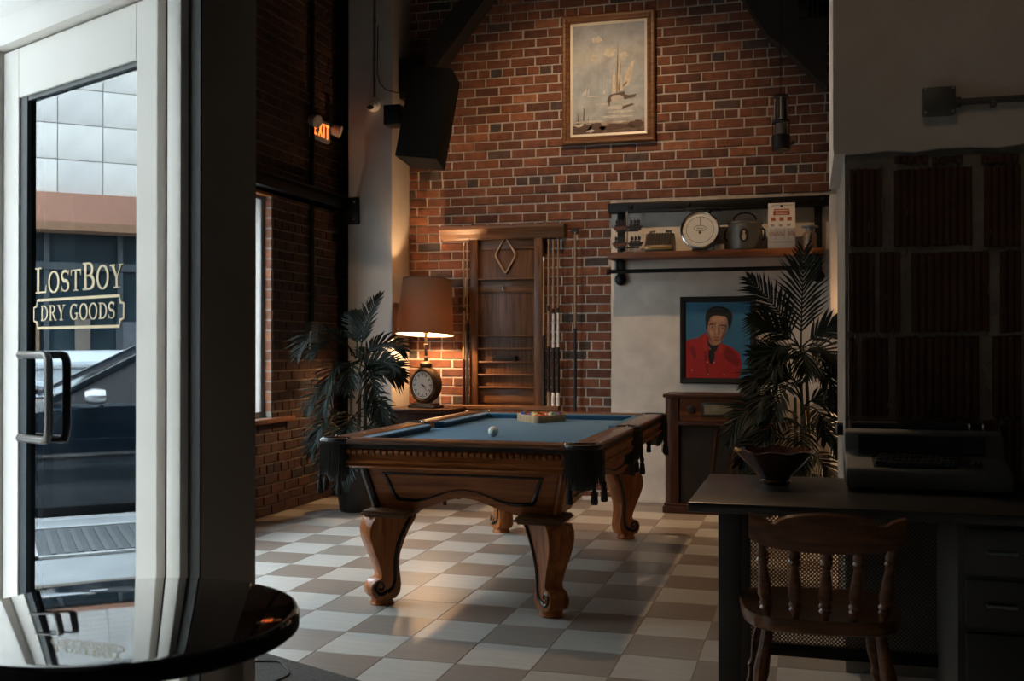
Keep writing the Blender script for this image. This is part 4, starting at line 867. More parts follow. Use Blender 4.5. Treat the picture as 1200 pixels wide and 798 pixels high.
pt2('hair', (.009, .008, .010), [[(.325, .62), (.315, .70), (.305, .78), (.32, .86), (.37, .915), (.45, .945), (.56, .94), (.66, .91), (.715, .86), (.73, .79), (.71, .70), (.675, .62), (.665, .70), (.655, .77), (.63, .81), (.55, .815), (.46, .825), (.40, .81), (.37, .77), (.35, .70), (.34, .64)]], .0019)
pt2('hair_sheen', (.05, .055, .065), [[(.40, .90), (.50, .925), (.62, .90), (.62, .885), (.50, .905), (.41, .885)]], .0021)
pt2('shirt_button', (.55, .38, .22), [blob(u, v, .012, .010, 10) for u, v in ((.335, .21), (.44, .205), (.35, .045), (.60, .045), (.10, .105))], .0008, 0)

# ---- roof braces in dark timber
t = thing('roof_brace', 'dark diagonal timber brace above the speaker at top left', 'beam', (-2.6, YB - .12, 3.3))
b = MB(); b.prism([(-3.17, 3.40), (-3.05, 3.50), (-2.98, 3.58), (-2.02, 4.75), (-2.25, 4.75), (-3.12, 3.70), (-3.29, 3.62), (-3.29, 3.40)], lambda u, v, w: (u + 2.6, -.10 + .20 * w, v - 3.3)); b.build('timber', TIMBER, t, smooth=False)
b = MB(); b.bb(-.69, -.47, -.14, .115, .02, .36); b.build('iron_shoe', BLACKSTEEL, t, bevel=.006)
t = thing('roof_brace', 'dark diagonal timber brace with iron bracket beside the white pier', 'beam', (-.2, YB - .12, 3.2))
b = MB(); b.prism([(.13, 3.20), (.06, 3.26), (-.18, 3.52), (-.30, 3.62), (-.40, 3.78), (-.95, 4.75), (-.58, 4.75), (-.20, 4.06), (-.04, 3.78), (.13, 3.66)], lambda u, v, w: (u + .2, -.10 + .20 * w, v - 3.2)); b.build('timber', TIMBER, t, smooth=False)
b = MB(); b.bb(.13, .37, -.16, .11, .52, .62); b.bb(.26, .37, -.16, .11, .40, 1.5); b.build('iron_bracket', BLACKSTEEL, t, bevel=.006)
for k in range(4): b = MB(); b.tube([(.20 + .035 * k, -.165, .50), (.20 + .035 * k, -.165, .64)], .010, 6); b.build('iron_rib', BLACKSTEEL, t)
# ---- loudspeaker
SPK = thing('loudspeaker', 'black wall speaker tilted down beside the white pilaster', 'speaker', (-2.88, 7.72, 2.66))
ct = Vector((0, 0, .39)); R = RY(radians(7)) @ RX(radians(-9))
def sp(b): b.v = [tuple(R @ (Vector(v) - ct) + ct) for v in b.v]; return b
b = MB(); b.prism([(-.175, -.0), (.175, .0), (.145, .30), (-.145, .30)], lambda u, v, w: (u, v - .15, .02 + .74 * w)); sp(b).build('cabinet', pm('speaker_black', (.004, .004, .004), .9, spec=.15), SPK, bevel=.012)
b = MB(); b.bb(-.165, .165, -.162, -.148, .04, .74); sp(b).build('grille', pm('speaker_grille', (.004, .004, .004), .9, spec=.15, bump=.8, bscale=400), SPK, bevel=.006)
b = MB(); b.bb(-.30, .0, .11, .21, .40, .50); b.tube([(-.05, .16, .45), (0, .12, .42)], .04, 8); b.bb(-.42, -.28, .06, .22, .38, .54); b.build('wall_bracket', BLACKSTEEL, SPK, bevel=.004)
# ---- security camera, conduit and cable on the pilaster
P = pY(437, 122, 7.95)
t = thing('dome_camera', 'small white dome camera on the pilaster below the metal conduit', 'camera', (P.x, 7.968, P.z))
b = MB(); b.lathe([(.062, 0), (.062, .018), (.05, .03)], (0, 0, 0), 20, RX(pi / 2)); b.build('mounting_ring', WHITE, t)
b = MB(); b.sphere((0, -.035, -.018), .043, 16, 10); b.build('dome', WHITE, t)
b = MB(); b.lathe([(.030, 0), (.030, .010), (.020, .016)], (.0, -.066, -.036), 14, RX(pi / 2 + .5) @ Matrix.Diagonal((1, .6, 1))); b.build('lens', BLACK, t)
t = thing('conduit_pipe', 'thin grey conduit running up the pilaster from the dome camera', 'pipe', (P.x + .012, 7.955, P.z + .06))
b = MB(); b.tube([(0, 0, 0), (0, 0, 4.75 - P.z - .065)], .0105, 8); b.build('tube', pm('conduit_metal', (.20, .19, .18), .35, .8), t)
for z in (.30, .62): b = MB(); b.tube([(0, 0, z), (0, 0, z + .02)], .015, 8); b.build('coupling', MATS['conduit_metal'], t)
b = MB(); pts = [pY(443, 30, 7.945), pY(442, 85, 7.945), pY(445, 98, 7.945), pY(452, 105, 7.945), pY(462, 108, 7.945), pY(470, 109, 7.98), pY(478, 108, 8.1)]; o = Vector(pts[0]); b.tube([p - o for p in pts], .004, 6); q = b.build('speaker_cable', BLACK); q.location = o; tag(q, 'thin black cable curving from the conduit to the speaker', 'cable')
# ---- hanging lantern
LY = 7.6; P0, P1 = pY(915, 110, LY), pY(915, 177, LY); hgt = P0.z - P1.z
t = thing('hanging_lantern', 'black miner-style lantern hanging on a chain before the brick', 'lantern', (P0.x, LY, P1.z)); s = hgt / .42
def lz(pr): return [(r * s, z * s) for r, z in pr]
b = MB(); b.lathe(lz([(.058, 0), (.066, .01), (.066, .11), (.056, .118)]), (0, 0, 0), 18); b.build('fuel_base', BLACK, t)
b = MB(); b.lathe(lz([(.046, .118), (.048, .20)]), (0, 0, 0), 18); b.build('glass_chimney', pm('smoked_glass', (.25, .22, .19), .08, var=.1), t)
b = MB(); b.lathe(lz([(.060, .20), (.066, .205), (.066, .222), (.058, .228)]), (0, 0, 0), 18); b.build('collar', BLACK, t)
b = MB(); b.lathe(lz([(.056, .228), (.048, .39)]), (0, 0, 0), 18); b.build('bonnet', pm('dull_chrome', (.42, .42, .42), .22, .95), t)
b = MB(); b.lathe(lz([(.056, .388), (.06, .395), (.05, .41), (.012, .42)]), (0, 0, 0), 18); b.build('cap', BLACK, t)
for k in range(5): a = 2 * pi * k / 5 + .3; b = MB(); b.tube([(.062 * s * cos(a), .062 * s * sin(a), .10 * s), (.062 * s * cos(a), .062 * s * sin(a), .21 * s)], .004, 5); b.build('guard_rod', BLACK, t)
b = MB(); b.tube([(.066 * s, 0, .045 * s), (.085 * s, 0, .05 * s), (.085 * s, 0, .07 * s)], .009, 6); b.build('fuel_knob', BLACK, t)
b = MB(); z = .415 * s; rr = 0
while z < 4.75 - P1.z - .02: b.tube([(.008 * cos(a) * (1 - rr), .008 * cos(a) * rr, z + .014 + .014 * sin(a)) for a in [2 * pi * k / 6 for k in range(7)]], .0028, 4); z += .024; rr = 1 - rr
stuff(b.build('chain', BLACKSTEEL, t))
# ================================================================== LAMPS
def shade_mat(mix=.035, name='lamp_shade_fabric'):
    m, nt, b = _new(name); N = nt.nodes; L = nt.links; out = N['Material Output']
    b.inputs['Base Color'].default_value = (.12, .068, .038, 1); b.inputs['Roughness'].default_value = .85
    tr = N.new('ShaderNodeBsdfTranslucent'); tr.inputs[0].default_value = (.5, .22, .08, 1); mx = N.new('ShaderNodeMixShader'); mx.inputs[0].default_value = mix
    L.new(b.outputs[0], mx.inputs[1]); L.new(tr.outputs[0], mx.inputs[2]); L.new(mx.outputs[0], out.inputs[0]); return m
SHADE = shade_mat(); SHADEIN = pm('shade_lining', (.75, .66, .52), .8)
LAMPMETAL = pm('aged_bronze', (.10, .065, .04), .4, .6, var=.25)
def bulb_mat():
    m, nt, b = _new('lamp_bulb'); N = nt.nodes; L = nt.links; N.remove(b); e = N.new('ShaderNodeEmission'); e.inputs[0].default_value = (1, .62, .3, 1); e.inputs[1].default_value = 6
    tr = N.new('ShaderNodeBsdfTransparent'); ad = N.new('ShaderNodeAddShader'); L.new(e.outputs[0], ad.inputs[0]); L.new(tr.outputs[0], ad.inputs[1]); L.new(ad.outputs[0], N['Material Output'].inputs[0]); return m
BULB = bulb_mat()
def clock_lamp(label, loc, rz, watts, zs=1.0, z1=1.04, tilt=0, fab=None):
    tm = lambda p: tuple(RX(-tilt) @ (Vector(p) - Vector((0, 0, .8))) + Vector((0, 0, .8)))
    t = thing('table_lamp', label, 'lamp', loc, rz)
    b = MB(); b.bb(-.13, .13, -.07, .07, 0, .022); b.bb(-.105, .105, -.055, .055, .022, .036); b.build('base', LAMPMETAL, t, bevel=.005)
    b = MB(); rr = random.Random(3)
    for k in range(12): a = pi * k / 11; b.tube([(.0, 0, .03), (.05 * cos(a), -.02, .05 + .03 * sin(a)), (.10 * cos(a), -.03 + rr.uniform(-.02, .02), .05 + .045 * sin(a))], [.014, .010, .003], 5)
    b.build('leaf_ornament', LAMPMETAL, t)
    c = Vector((0, 0, .185)); M = RX(pi / 2) 
    b = MB(); b.lathe([(.10, -.05), (.128, -.045), (.135, 0), (.128, .045), (.112, .055), (.105, .048), (.105, .03)], c, 32, M @ Matrix.Diagonal((1, 1.12, 1))); b.build('clock_case', LAMPMETAL, t)
    b = MB(); b.lathe([(.001, .047), (.100, .047), (.100, .040), (.001, .040)], c, 32, M @ Matrix.Diagonal((1, 1.1, 1))); d = b.build('clock_dial', pm('clock_dial', (.80, .76, .68), .4, var=.03) if 'clock_dial' not in MATS else MATS['clock_dial'], t, fix=False)
    fn = lambda u, v: Vector((c.x + u, c.y - .0485, c.z + v * 1.1))
    b = MB(); ribbon(b, arc(0, 0, .088, .088, 0, 360, 32), .0025, fn)
    for k in range(12): a = pi * k / 6; ribbon(b, [(.066 * sin(a), .066 * cos(a)), (.084 * sin(a), .084 * cos(a))], .008, fn)
    stuff(b.build('numerals', BLACK, d, smooth=False, fix=False))
    for ang, ln, wd in ((112, .045, .011), (135, .062, .008)): b = MB(); a = radians(ang); ribbon(b, [(-.01 * sin(a), -.01 * cos(a)), (ln * sin(a), ln * cos(a))], [wd, .003], lambda u, v: fn(u, v) + Vector((0, -.001, 0))); b.build('clock_hand', BLACK, d, smooth=False, fix=False)
    b = MB(); b.lathe([(.03, .325), (.052, .335), (.052, .36), (.035, .375), (.018, .38), (.016, .40), (.024, .41), (.013, .42), (.012, .50), (.02, .51), (.012, .52), (.012, .60)], (0, 0, 0), 18); b.build('stem', LAMPMETAL if zs == 1 else BRASS, t)
    b = MB(); b.lathe([(.019, .60), (.019, .645)], (0, 0, 0), 12); b.build('socket', BRASS, t)
    b = MB(); b.sphere((0, 0, .70), .036, 14, 10, (1, 1, 1.25)); b.build('bulb', BULB, t)
    zb, rb, rt = .592, .236, .198; n = 40
    b = MB(); b.v = [(r * cos(2 * pi * k / n), r * sin(2 * pi * k / n), z) for r, z in ((rb, zb), (rt, z1)) for k in range(n)]; b.f = [(k, (k + 1) % n, n + (k + 1) % n, n + k) for k in range(n)]; b.v = [tm(p) for p in b.v]; s = b.build('lamp_shade', fab or SHADE, t, fix=False)
    b = MB(); b.v = [((r - .003) * cos(2 * pi * k / n), (r - .003) * sin(2 * pi * k / n), z) for r, z in ((rb, zb), (rt, z1)) for k in range(n)]; b.f = [(k, (k + 1) % n, n + (k + 1) % n, n + k) for k in range(n)]; b.v = [tm(p) for p in b.v]; b.build('shade_lining', MATS['shade_lining_t'], s, fix=False)
    for r, z in ((rb, zb), (rt, z1)): b = MB(); b.tube([tm((r * cos(2 * pi * k / n), r * sin(2 * pi * k / n), z)) for k in range(n + 1)], .0035, 5); b.build('shade_trim', pm('shade_trim', (.05, .025, .012), .7) if 'shade_trim' not in MATS else MATS['shade_trim'], s)
    b = MB()
    for k in range(3): a = 2 * pi * k / 3; b.tube([(0, 0, z1 - .03), tm((rt * cos(a), rt * sin(a), z1 - .01))], .003, 5)
    b.build('spider', BRASS, s)
    l = bpy.data.lights.new('lamp_bulb_light', 'POINT'); l.energy = watts; l.color = (1, .60, .30); l.shadow_soft_size = .035
    o = bpy.data.objects.new('lamp_bulb_light', l); COL.objects.link(o); o.parent = t; o.location = (0, 0, .70)
    return t
def lining():
    m, nt, b = _new('shade_lining_t'); N = nt.nodes; L = nt.links; out = N['Material Output']; b.inputs['Base Color'].default_value = (.75, .64, .5, 1)
    tr = N.new('ShaderNodeBsdfTranslucent'); tr.inputs[0].default_value = (.8, .55, .35, 1); mx = N.new('ShaderNodeMixShader'); mx.inputs[0].default_value = .2
    L.new(b.outputs[0], mx.inputs[1]); L.new(tr.outputs[0], mx.inputs[2]); L.new(mx.outputs[0], out.inputs[0]); MATS['shade_lining_t'] = m
lining()
def stand(label, x0, x1, y0, y1, z):
    t = thing('side_table', label, 'table', ((x0 + x1) / 2, (y0 + y1) / 2, 0)); a, c = (x1 - x0) / 2, (y1 - y0) / 2
    b = MB(); b.bb(-a, a, -c, c, z - .03, z); b.build('table_top', MAHOG, t, bevel=.006)
    b = MB(); b.bb(-a + .03, a - .03, -c + .03, c - .03, z - .14, z - .03); b.build('apron', MAHOG, t)
    for sx in (-1, 1):
        for sy in (-1, 1): b = MB(); b.tube([(sx * (a - .05), sy * (c - .05), 0), (sx * (a - .05), sy * (c - .05), z - .10)], [.016, .024], 8); b.build('leg', MAHOG, t)
    return t
stand('dark side table under the lamp beside the left pilaster', -3.26, -2.72, 7.72, 8.16, .755)
clock_lamp('brown shaded table lamp with a clock in its base, left of the cue rack', (-2.995, 7.94, .7555), radians(-14), 52, tilt=radians(4.5))
stand('dark side table behind the clay block pier', .19, .98, 7.22, 7.82, .40)
clock_lamp('table lamp with a short tan shade hidden behind the clay block pier', (.56, 7.66, .4005), radians(10), 34, z1=.86, fab=shade_mat(.4, 'tan_shade_fabric'))
b = MB(); rr = random.Random(8)
P = pz(986, 528, .45)
for k in range(5):
    b = MB(); b.box((0, 0, 0), (.20, .27, .010)); o = b.build('magazine', pm('magazine_%d' % k, [(.5, .45, .38), (.12, .25, .40), (.55, .50, .44), (.50, .20, .08), (.62, .58, .5)][k], .4, var=.2, scale=14), bevel=.001); o.location = (.345, 7.36, .4005 + .0055 + .0108 * k); o.rotation_euler = (0, 0, rr.uniform(-.1, .1)); tag(o, '%s magazine, %s of the pile on the table behind the pier' % (['cream', 'blue', 'beige', 'orange', 'white'][k], ['bottom', 'second from bottom', 'middle', 'second from top', 'top'][k]), 'magazine', 'magazines behind the pier')

# ================================================================== PALMS
def frond(rach, ll, n, seed, droop=.5, wid=.021, ref=Vector((0, 0, 1))):
    """rach: points of the midrib; leaflets both sides"""
    r = random.Random(seed); b = MB(); pts = [Vector(p) for p in rach]
    cum = [0]
    for i in range(1, len(pts)): cum.append(cum[-1] + (pts[i] - pts[i - 1]).length)
    L = cum[-1]
    def at(s):
        for i in range(1, len(pts)):
            if s <= cum[i] or i == len(pts) - 1:
                k = (s - cum[i - 1]) / max(1e-6, cum[i] - cum[i - 1]); return pts[i - 1].lerp(pts[i], k), (pts[i] - pts[i - 1]).normalized()
    b.tube([at(L * k / 10)[0] for k in range(11)], [.007 - .0055 * k / 10 for k in range(11)], 5)
    for k in range(n):
        f = .24 + .76 * k / (n - 1); p, t = at(L * f); up = Vector((0, 0, 1)); side = t.cross(ref)
        if side.length < .05: side = Vector((1, 0, 0))
        side.normalize(); nrm = side.cross(t).normalized()
        q = ll * (.55 + .45 * sin(pi * min(1, (f - .18) / .75) ** .8)) * (1 - .35 * max(0, f - .8) / .2) * r.uniform(.88, 1.08)
        for s in (-1, 1):
            ang = radians(52 - 26 * f + r.uniform(-5, 5)); d = (t * cos(ang) + side * s * sin(ang) + nrm * .22).normalized(); w = wid * r.uniform(.85, 1.15)
            m1 = p + d * q * .5 - up * q * .06 * droop; e = p + d * q - up * q * .42 * droop; wv = (t * sin(ang) - side * s * cos(ang)).normalized()
            a0, a1 = p - wv * w * .3, p + wv * w * .3; c0, c1 = m1 - wv * w * .5, m1 + wv * w * .5; mm = m1 - nrm * w * .22
            b.add([a0, p, a1, c0, mm, c1, e], [(0, 1, 4, 3), (1, 2, 5, 4), (3, 4, 6), (4, 5, 6)])
    return b
def palm(label, loc, stems, fronds, pot_r, pot_h):
    t = thing('potted_palm', label, 'plant', loc)
    b = MB(); b.lathe([(pot_r * .72, 0), (pot_r * .76, .01), (pot_r, pot_h - .03), (pot_r * 1.05, pot_h - .03), (pot_r * 1.05, pot_h), (pot_r * .95, pot_h), (pot_r * .93, pot_h - .03), (.01, pot_h - .035)], (0, 0, 0), 24); b.build('pot', POT, t)
    b = MB(); b.lathe([(.001, pot_h - .03), (pot_r * .93, pot_h - .03), (pot_r * .93, pot_h - .034), (.001, pot_h - .034)], (0, 0, 0), 20); b.build('soil', SOIL, t, fix=False)
    for x, y, x2, y2, z in stems: b = MB(); b.tube([(x, y, pot_h - .05), ((x + x2) / 2 + .01, (y + y2) / 2, (z + pot_h) / 2), (x2, y2, z)], [.017, .014, .010], 7); b.build('stem', STEM, t)
    for i, (o, az, el, ln, bend, ll) in enumerate(fronds):
        pts = []; p = Vector(o); e = radians(el); a = radians(az)
        for k in range(12):
            pts.append(p.copy()); p = p + Vector((cos(a) * cos(e), sin(a) * cos(e), sin(e))) * ln / 11; e -= radians(bend) / 11
        lat = abs(cos(radians(az))) ** 1.5
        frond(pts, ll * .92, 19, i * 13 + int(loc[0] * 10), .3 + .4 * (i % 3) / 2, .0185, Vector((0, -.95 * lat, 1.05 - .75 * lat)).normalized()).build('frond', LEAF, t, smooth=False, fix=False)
    return t
# azimuth: 0 = right in the room (+X), 180 = left, 270 = towards the camera
palm('dark green potted palm in front of the left pilaster', (-3.33, 7.32, 0), [(0, 0, .03, .02, 1.05), (.05, .03, .06, .05, 1.25), (-.05, 0, -.02, -.05, .95), (.0, -.05, .06, -.06, .8)],
     [((.02, .03, 1.15), 70, 84, .56, 40, .20), ((.0, .03, 1.18), 120, 80, .46, 60, .20), ((.03, .03, 1.12), 30, 72, .42, 120, .22), ((.0, .0, 1.16), 232, 66, .46, 135, .24), ((-.02, -.02, 1.18), 246, 66, .66, 140, .28),
      ((.03, 0, 1.0), 335, 62, .46, 110, .24), ((.03, .0, .95), 310, 55, .5, 135, .24), ((0, -.03, 1.0), 265, 55, .54, 140, .25), ((.02, 0, .95), 355, 58, .44, 110, .24), ((.02, 0, 1.0), 10, 62, .42, 120, .22),
      ((-.03, -.05, .86), 265, 50, .5, 140, .24), ((.02, -.03, .82), 325, 45, .48, 130, .24), ((0, -.02, .86), 236, 48, .5, 130, .24), ((0, -.02, .70), 245, 35, .46, 120, .24), ((.03, 0, 1.05), 100, 64, .45, 90, .2), ((.02, -.05, .68), 285, 35, .5, 120, .24), ((.02, -.04, .74), 340, 38, .42, 120, .22),
      ((.0, -.04, 1.02), 290, 58, .5, 150, .24), ((.0, -.03, .52), 255, 20, .42, 100, .22), ((.02, -.03, .52), 310, 20, .42, 100, .22), ((.03, -.02, .62), 330, 25, .42, 110, .22), ((-.02, -.02, .60), 228, 25, .42, 110, .22), ((0, -.04, .44), 280, 10, .4, 90, .22), ((.03, -.03, .42), 340, 8, .38, 80, .2)], .16, .34)
PRX, PRY = -.055, 7.45
palm('dark green potted palm between the radio cabinet and the pier', (PRX, PRY, 0), [(0, 0, .0, 0, 1.0), (.05, .03, .03, .02, 1.15), (-.05, 0, -.04, 0, .9), (.03, -.05, .02, -.04, .85), (-.03, .05, -.05, .06, .8)],
     [((.0, 0, 1.18), 80, 87, .74, 14, .34), ((-.0, 0, 1.22), 172, 66, .62, 24, .28), ((-.0, 0, 1.24), 182, 46, .40, 30, .24), ((.0, 0, 1.14), 190, 26, .34, 40, .22), ((.0, 0, 1.24), 8, 46, .38, 35, .24), ((.0, -.02, 1.18), 275, 45, .42, 130, .28), ((.0, -.02, 1.18), 225, 45, .42, 120, .26), ((.0, -.02, 1.18), 320, 45, .36, 120, .26),
      ((0, -.03, .95), 192, 60, .44, 125, .24), ((.0, -.03, .95), 215, 62, .52, 135, .26), ((.0, -.02, .98), 345, 62, .46, 140, .25), ((.0, -.03, .98), 305, 60, .50, 150, .26), ((0, -.04, .88), 250, 55, .58, 140, .26), ((0, -.04, .88), 232, 50, .58, 130, .26),
      ((.0, 0, .82), 350, 50, .38, 130, .24), ((.0, -.04, .78), 295, 40, .50, 130, .25), ((-.02, -.03, .76), 200, 42, .58, 120, .25), ((.0, -.03, .70), 235, 35, .58, 120, .24), ((.0, -.03, .68), 318, 35, .42, 120, .22), ((-.02, 0, .7), 183, 36, .56, 110, .24), ((0, -.04, .66), 270, 30, .52, 120, .24),
      ((0, -.02, 1.08), 240, 55, .46, 130, .26), ((0, -.04, .52), 265, 20, .5, 100, .22), ((0, 0, .58), 200, 24, .5, 90, .22), ((0, -.04, .5), 225, 20, .5, 100, .22), ((0, -.04, .5), 305, 20, .42, 100, .22)], .19, .36)

# ================================================================== RADIO CABINET
RL = pz(780, 599); RX0, RYF = -1.05, 7.86; RW, RH, RD = .78, .895, .40
t = thing('radio_cabinet', 'tall dark wooden vintage radio cabinet under the portrait', 'radio', (RX0 + RW / 2, RYF, 0))
a = RW / 2
b = MB(); b.bb(-a + .06, a - .06, .03, RD, .06, RH - .02); b.build('carcass', MAHOG, t, bevel=.006)
for s in (-1, 1):
    b = MB(); n = 10; out = [(0, RD), (0, .055)] + [(.055 - .055 * cos(pi / 2 * k / n), .055 - .055 * sin(pi / 2 * k / n)) for k in range(1, n + 1)] + [(.105, 0), (.105, .03), (.12, .03), (.12, RD)]
    b.prism(out, lambda u, v, w: (s * (a - u), v, .07 + (RH - .10) * w)); b.build('rounded_pillar', MAHOG, t)
b = MB(); b.bb(-a - .012, a + .012, -.015, RD, RH - .028, RH); b.build('top', MAHOG, t, bevel=.010, seg=3)
b = MB(); b.bb(-a - .014, a + .014, -.018, RD, 0, .055); b.bb(-a - .006, a + .006, -.008, RD, .055, .075); b.build('plinth', MAHOG, t, bevel=.008)
b = MB(); b.prism([(-.005, RH - .20), (.03, RH - .20), (.03, RH - .03), (.012, RH - .03)], lambda u, v, w: (-a + .115 + (RW - .23) * w, u, v)); b.build('control_panel', CHAIRW, t, smooth=False)
b = MB(); b.bb(-a + .1, a - .1, -.012, .03, RH - .235, RH - .205); b.build('panel_ledge', MAHOG, t, bevel=.005)
cxd = pY(842, 475, RYF).x - (RX0 + RW / 2)
b = MB(); b.bb(cxd - .125, cxd + .125, -.014, .02, RH - .165, RH - .06); b.build('dial_bezel', BLACK, t, bevel=.006)
b = MB(); b.bb(cxd - .105, cxd + .105, -.018, -.012, RH - .15, RH - .075); b.build('dial_glass', pm('radio_dial', (.17, .14, .10), .12, var=.3, scale=20), t, bevel=.003)
for q in (-.20, .20): b = MB(); b.lathe([(.03, 0), (.03, .012), (.024, .022), (.008, .024)], (cxd + q, -.002, RH - .115), 16, RX(pi / 2)); b.build('knob', BLACK, t)
b = MB(); b.bb(-a + .12, a - .12, .024, .028, .08, RH - .24); b.build('grille_cloth', pm('grille_cloth', (.018, .012, .008), .9, bump=.4, bscale=300), t, smooth=False)
for x in (-.12, .12):
    b = MB(); b.prism([(-.008, .09), (.008, .09), (.020, RH - .24), (.004, RH - .24)], lambda u, v, w: (x * .6 + u + (v - .09) * (.10 if x > 0 else .10), .005 + .02 * w, v)); b.build('grille_bar', MAHOG, t, smooth=False)

# ================================================================== DESK, TYPEWRITER, BOWL, CHAIR
DX0, DX1, DY0, DY1, DZ = -.37, 1.55, 3.305, 4.07, .76
t = thing('office_desk', 'long dark desk with perforated back panel in front of the pier', 'desk', (0, 0, 0))
b = MB(); b.bb(DX0, DX1, DY0, DY1, DZ - .032, DZ); b.build('desk_top', DESKTOP, t, bevel=.006)
for x, y in ((-.245, 3.40), (-.245, 3.97)): b = MB(); b.bb(x - .035, x + .035, y - .035, y + .035, 0, DZ - .032); b.build('leg', DESKMETAL, t, bevel=.004)
b = MB(); b.bb(-.21, .55, 3.93, 3.96, .12, .165); b.build('lower_rail', BLACKSTEEL, t, bevel=.003)
b = MB(); b.bb(-.21, .55, 3.93, 3.96, .68, .728); b.build('upper_rail', BLACKSTEEL, t, bevel=.003)
b = MB(); x0, x1, z0, z1, sp_, wd = -.21, .55, .165, .68, .0145, .0040; y = 3.945
for sgn in (1, -1):
    k = x0 - (z1 - z0)
    while k < x1:
        # line x = k + (z - z0) (sgn 1) or mirrored
        za, zb_ = max(z0, z0 + (x0 - k)), min(z1, z0 + (x1 - k))
        if zb_ > za:
            xa, xb = k + za - z0, k + zb_ - z0
            if sgn < 0: xa, xb = x0 + x1 - xa, x0 + x1 - xb
            d = wd * .7
            b.add([(xa - d, y + .0008 * sgn, za), (xa + d, y + .0008 * sgn, za), (xb + d, y + .0008 * sgn, zb_), (xb - d, y + .0008 * sgn, zb_)], [(0, 1, 2, 3)])
        k += sp_
stuff(b.build('perforated_panel', DESKMETAL, t, smooth=False, fix=False))
px0 = pY(1122, 620, 3.42).x
b = MB(); b.bb(px0, px0 + .46, 3.42, 3.98, .06, DZ - .033); ped = b.build('drawer_pedestal', DESKMETAL, t, bevel=.004)
for z0, z1 in ((.56, .70), (.40, .545), (.09, .385)):
    b = MB(); b.bb(px0 + .022, px0 + .44, 3.402, 3.421, z0, z1); dr = b.build('drawer', DESKMETAL, t, bevel=.004)
    b = MB(); cx = px0 + .12; b.tube([(cx - .04, 3.402, (z0 + z1) / 2), (cx - .04, 3.385, (z0 + z1) / 2), (cx + .04, 3.385, (z0 + z1) / 2), (cx + .04, 3.402, (z0 + z1) / 2)], .006, 6); b.build('drawer_pull', STEEL, dr)
b = MB(); b.bb(1.40, 1.46, 3.38, 3.99, 0, DZ - .032); b.build('end_panel', DESKMETAL, t, bevel=.003)
b = MB(); b.bb(px0 + .02, px0 + .44, 3.45, 3.95, 0, .06); b.build('pedestal_plinth', BLACK, t)
# typewriter
TWx0, TWx1 = .118, .640
t = thing('electric_typewriter', 'beige electric typewriter at the foot of the clay block pier', 'typewriter', ((TWx0 + TWx1) / 2, 3.70, DZ + .0005)); a = (TWx1 - TWx0) / 2
b = MB(); b.prism([(0, .012), (.36, .012), (.37, .05), (.36, .155), (.33, .185), (.235, .195), (.20, .185), (.185, .125), (.165, .105), (.04, .085), (.008, .078), (0, .06)], lambda u, v, w: (-a + 2 * a * w, u, v)); b.build('body_shell', BEIGE, t, bevel=.010)
b = MB(); b.prism([(.178, .112), (.197, .172), (.190, .176), (.172, .116)], lambda u, v, w: (-a + .05 + (2 * a - .11) * w, u - .004, v)); b.build('type_slot', BLACK, t, smooth=False)
b = MB(); b.prism([(.022, .083), (.165, .106), (.165, .1085), (.022, .0855)], lambda u, v, w: (-a + .09 + (2 * a - .26) * w, u, v)); b.build('keyboard_deck', BLACK, t, smooth=False)
b = MB()
for r_i in range(4):
    for c in range(13): x = -a + .105 + .0205 * c + .006 * r_i; y = .045 + .03 * r_i; b.box((x, y, .0955 + .0048 * r_i), (.0165, .022, .011))
b.box((-a + .22, .030, .0925), (.17, .016, .010)); stuff(b.build('keys', pm('key_black', (.02, .02, .02), .4), t, bevel=0, smooth=False))
for x in (a - .115, a - .095): b = MB(); b.box((x, .06, .098), (.012, .03, .014)); b.build('control_lever', BLACK, t, bevel=.002)
b = MB(); b.tube([(-a + .03, .28, .20), (a - .06, .28, .20)], .018, 12); b.build('platen', BLACK, t)
for s in (-1, 1): b = MB(); b.lathe([(.023, 0), (.023, .02), (.012, .026)], (s * (a + .0) , .28, .188), 14, RY(s * pi / 2)); b.build('platen_knob', BLACK, t)
for x in (a - .10, a - .055): b = MB(); b.tube([(x, .26, .19), (x, .258, .216)], .006, 6); b.build('paper_release', CHROME, t)
for sx in (-1, 1):
    for y in (.04, .32): b = MB(); b.lathe([(.015, 0), (.018, .014)], (sx * (a - .05), y, 0), 10); b.build('rubber_foot', BLACK, t)
# bowl
P = pz(908, 566, DZ)
CER = pm('brown_glaze', (.085, .030, .014), .12, var=.45, scale=14, coat=.6)
b = MB(); pr = [(.052, 0), (.056, .006), (.05, .014), (.062, .03), (.105, .075), (.132, .108), (.142, .118), (.138, .12), (.125, .108), (.098, .075), (.05, .030), (.002, .025)]
b.lathe(pr, (0, 0, 0), 40, None, lambda q, a, i: Vector((q.x * (1 + .025 * sin(8 * a) * (i in (5, 6, 7, 8))), q.y * (1 + .025 * sin(8 * a) * (i in (5, 6, 7, 8))), q.z + .004 * cos(8 * a) * (i in (5, 6, 7))))); o = b.build('ceramic_bowl', CER); o.location = (P.x, P.y, DZ + .0005); tag(o, 'glossy brown ceramic bowl with wavy rim on the desk', 'bowl')
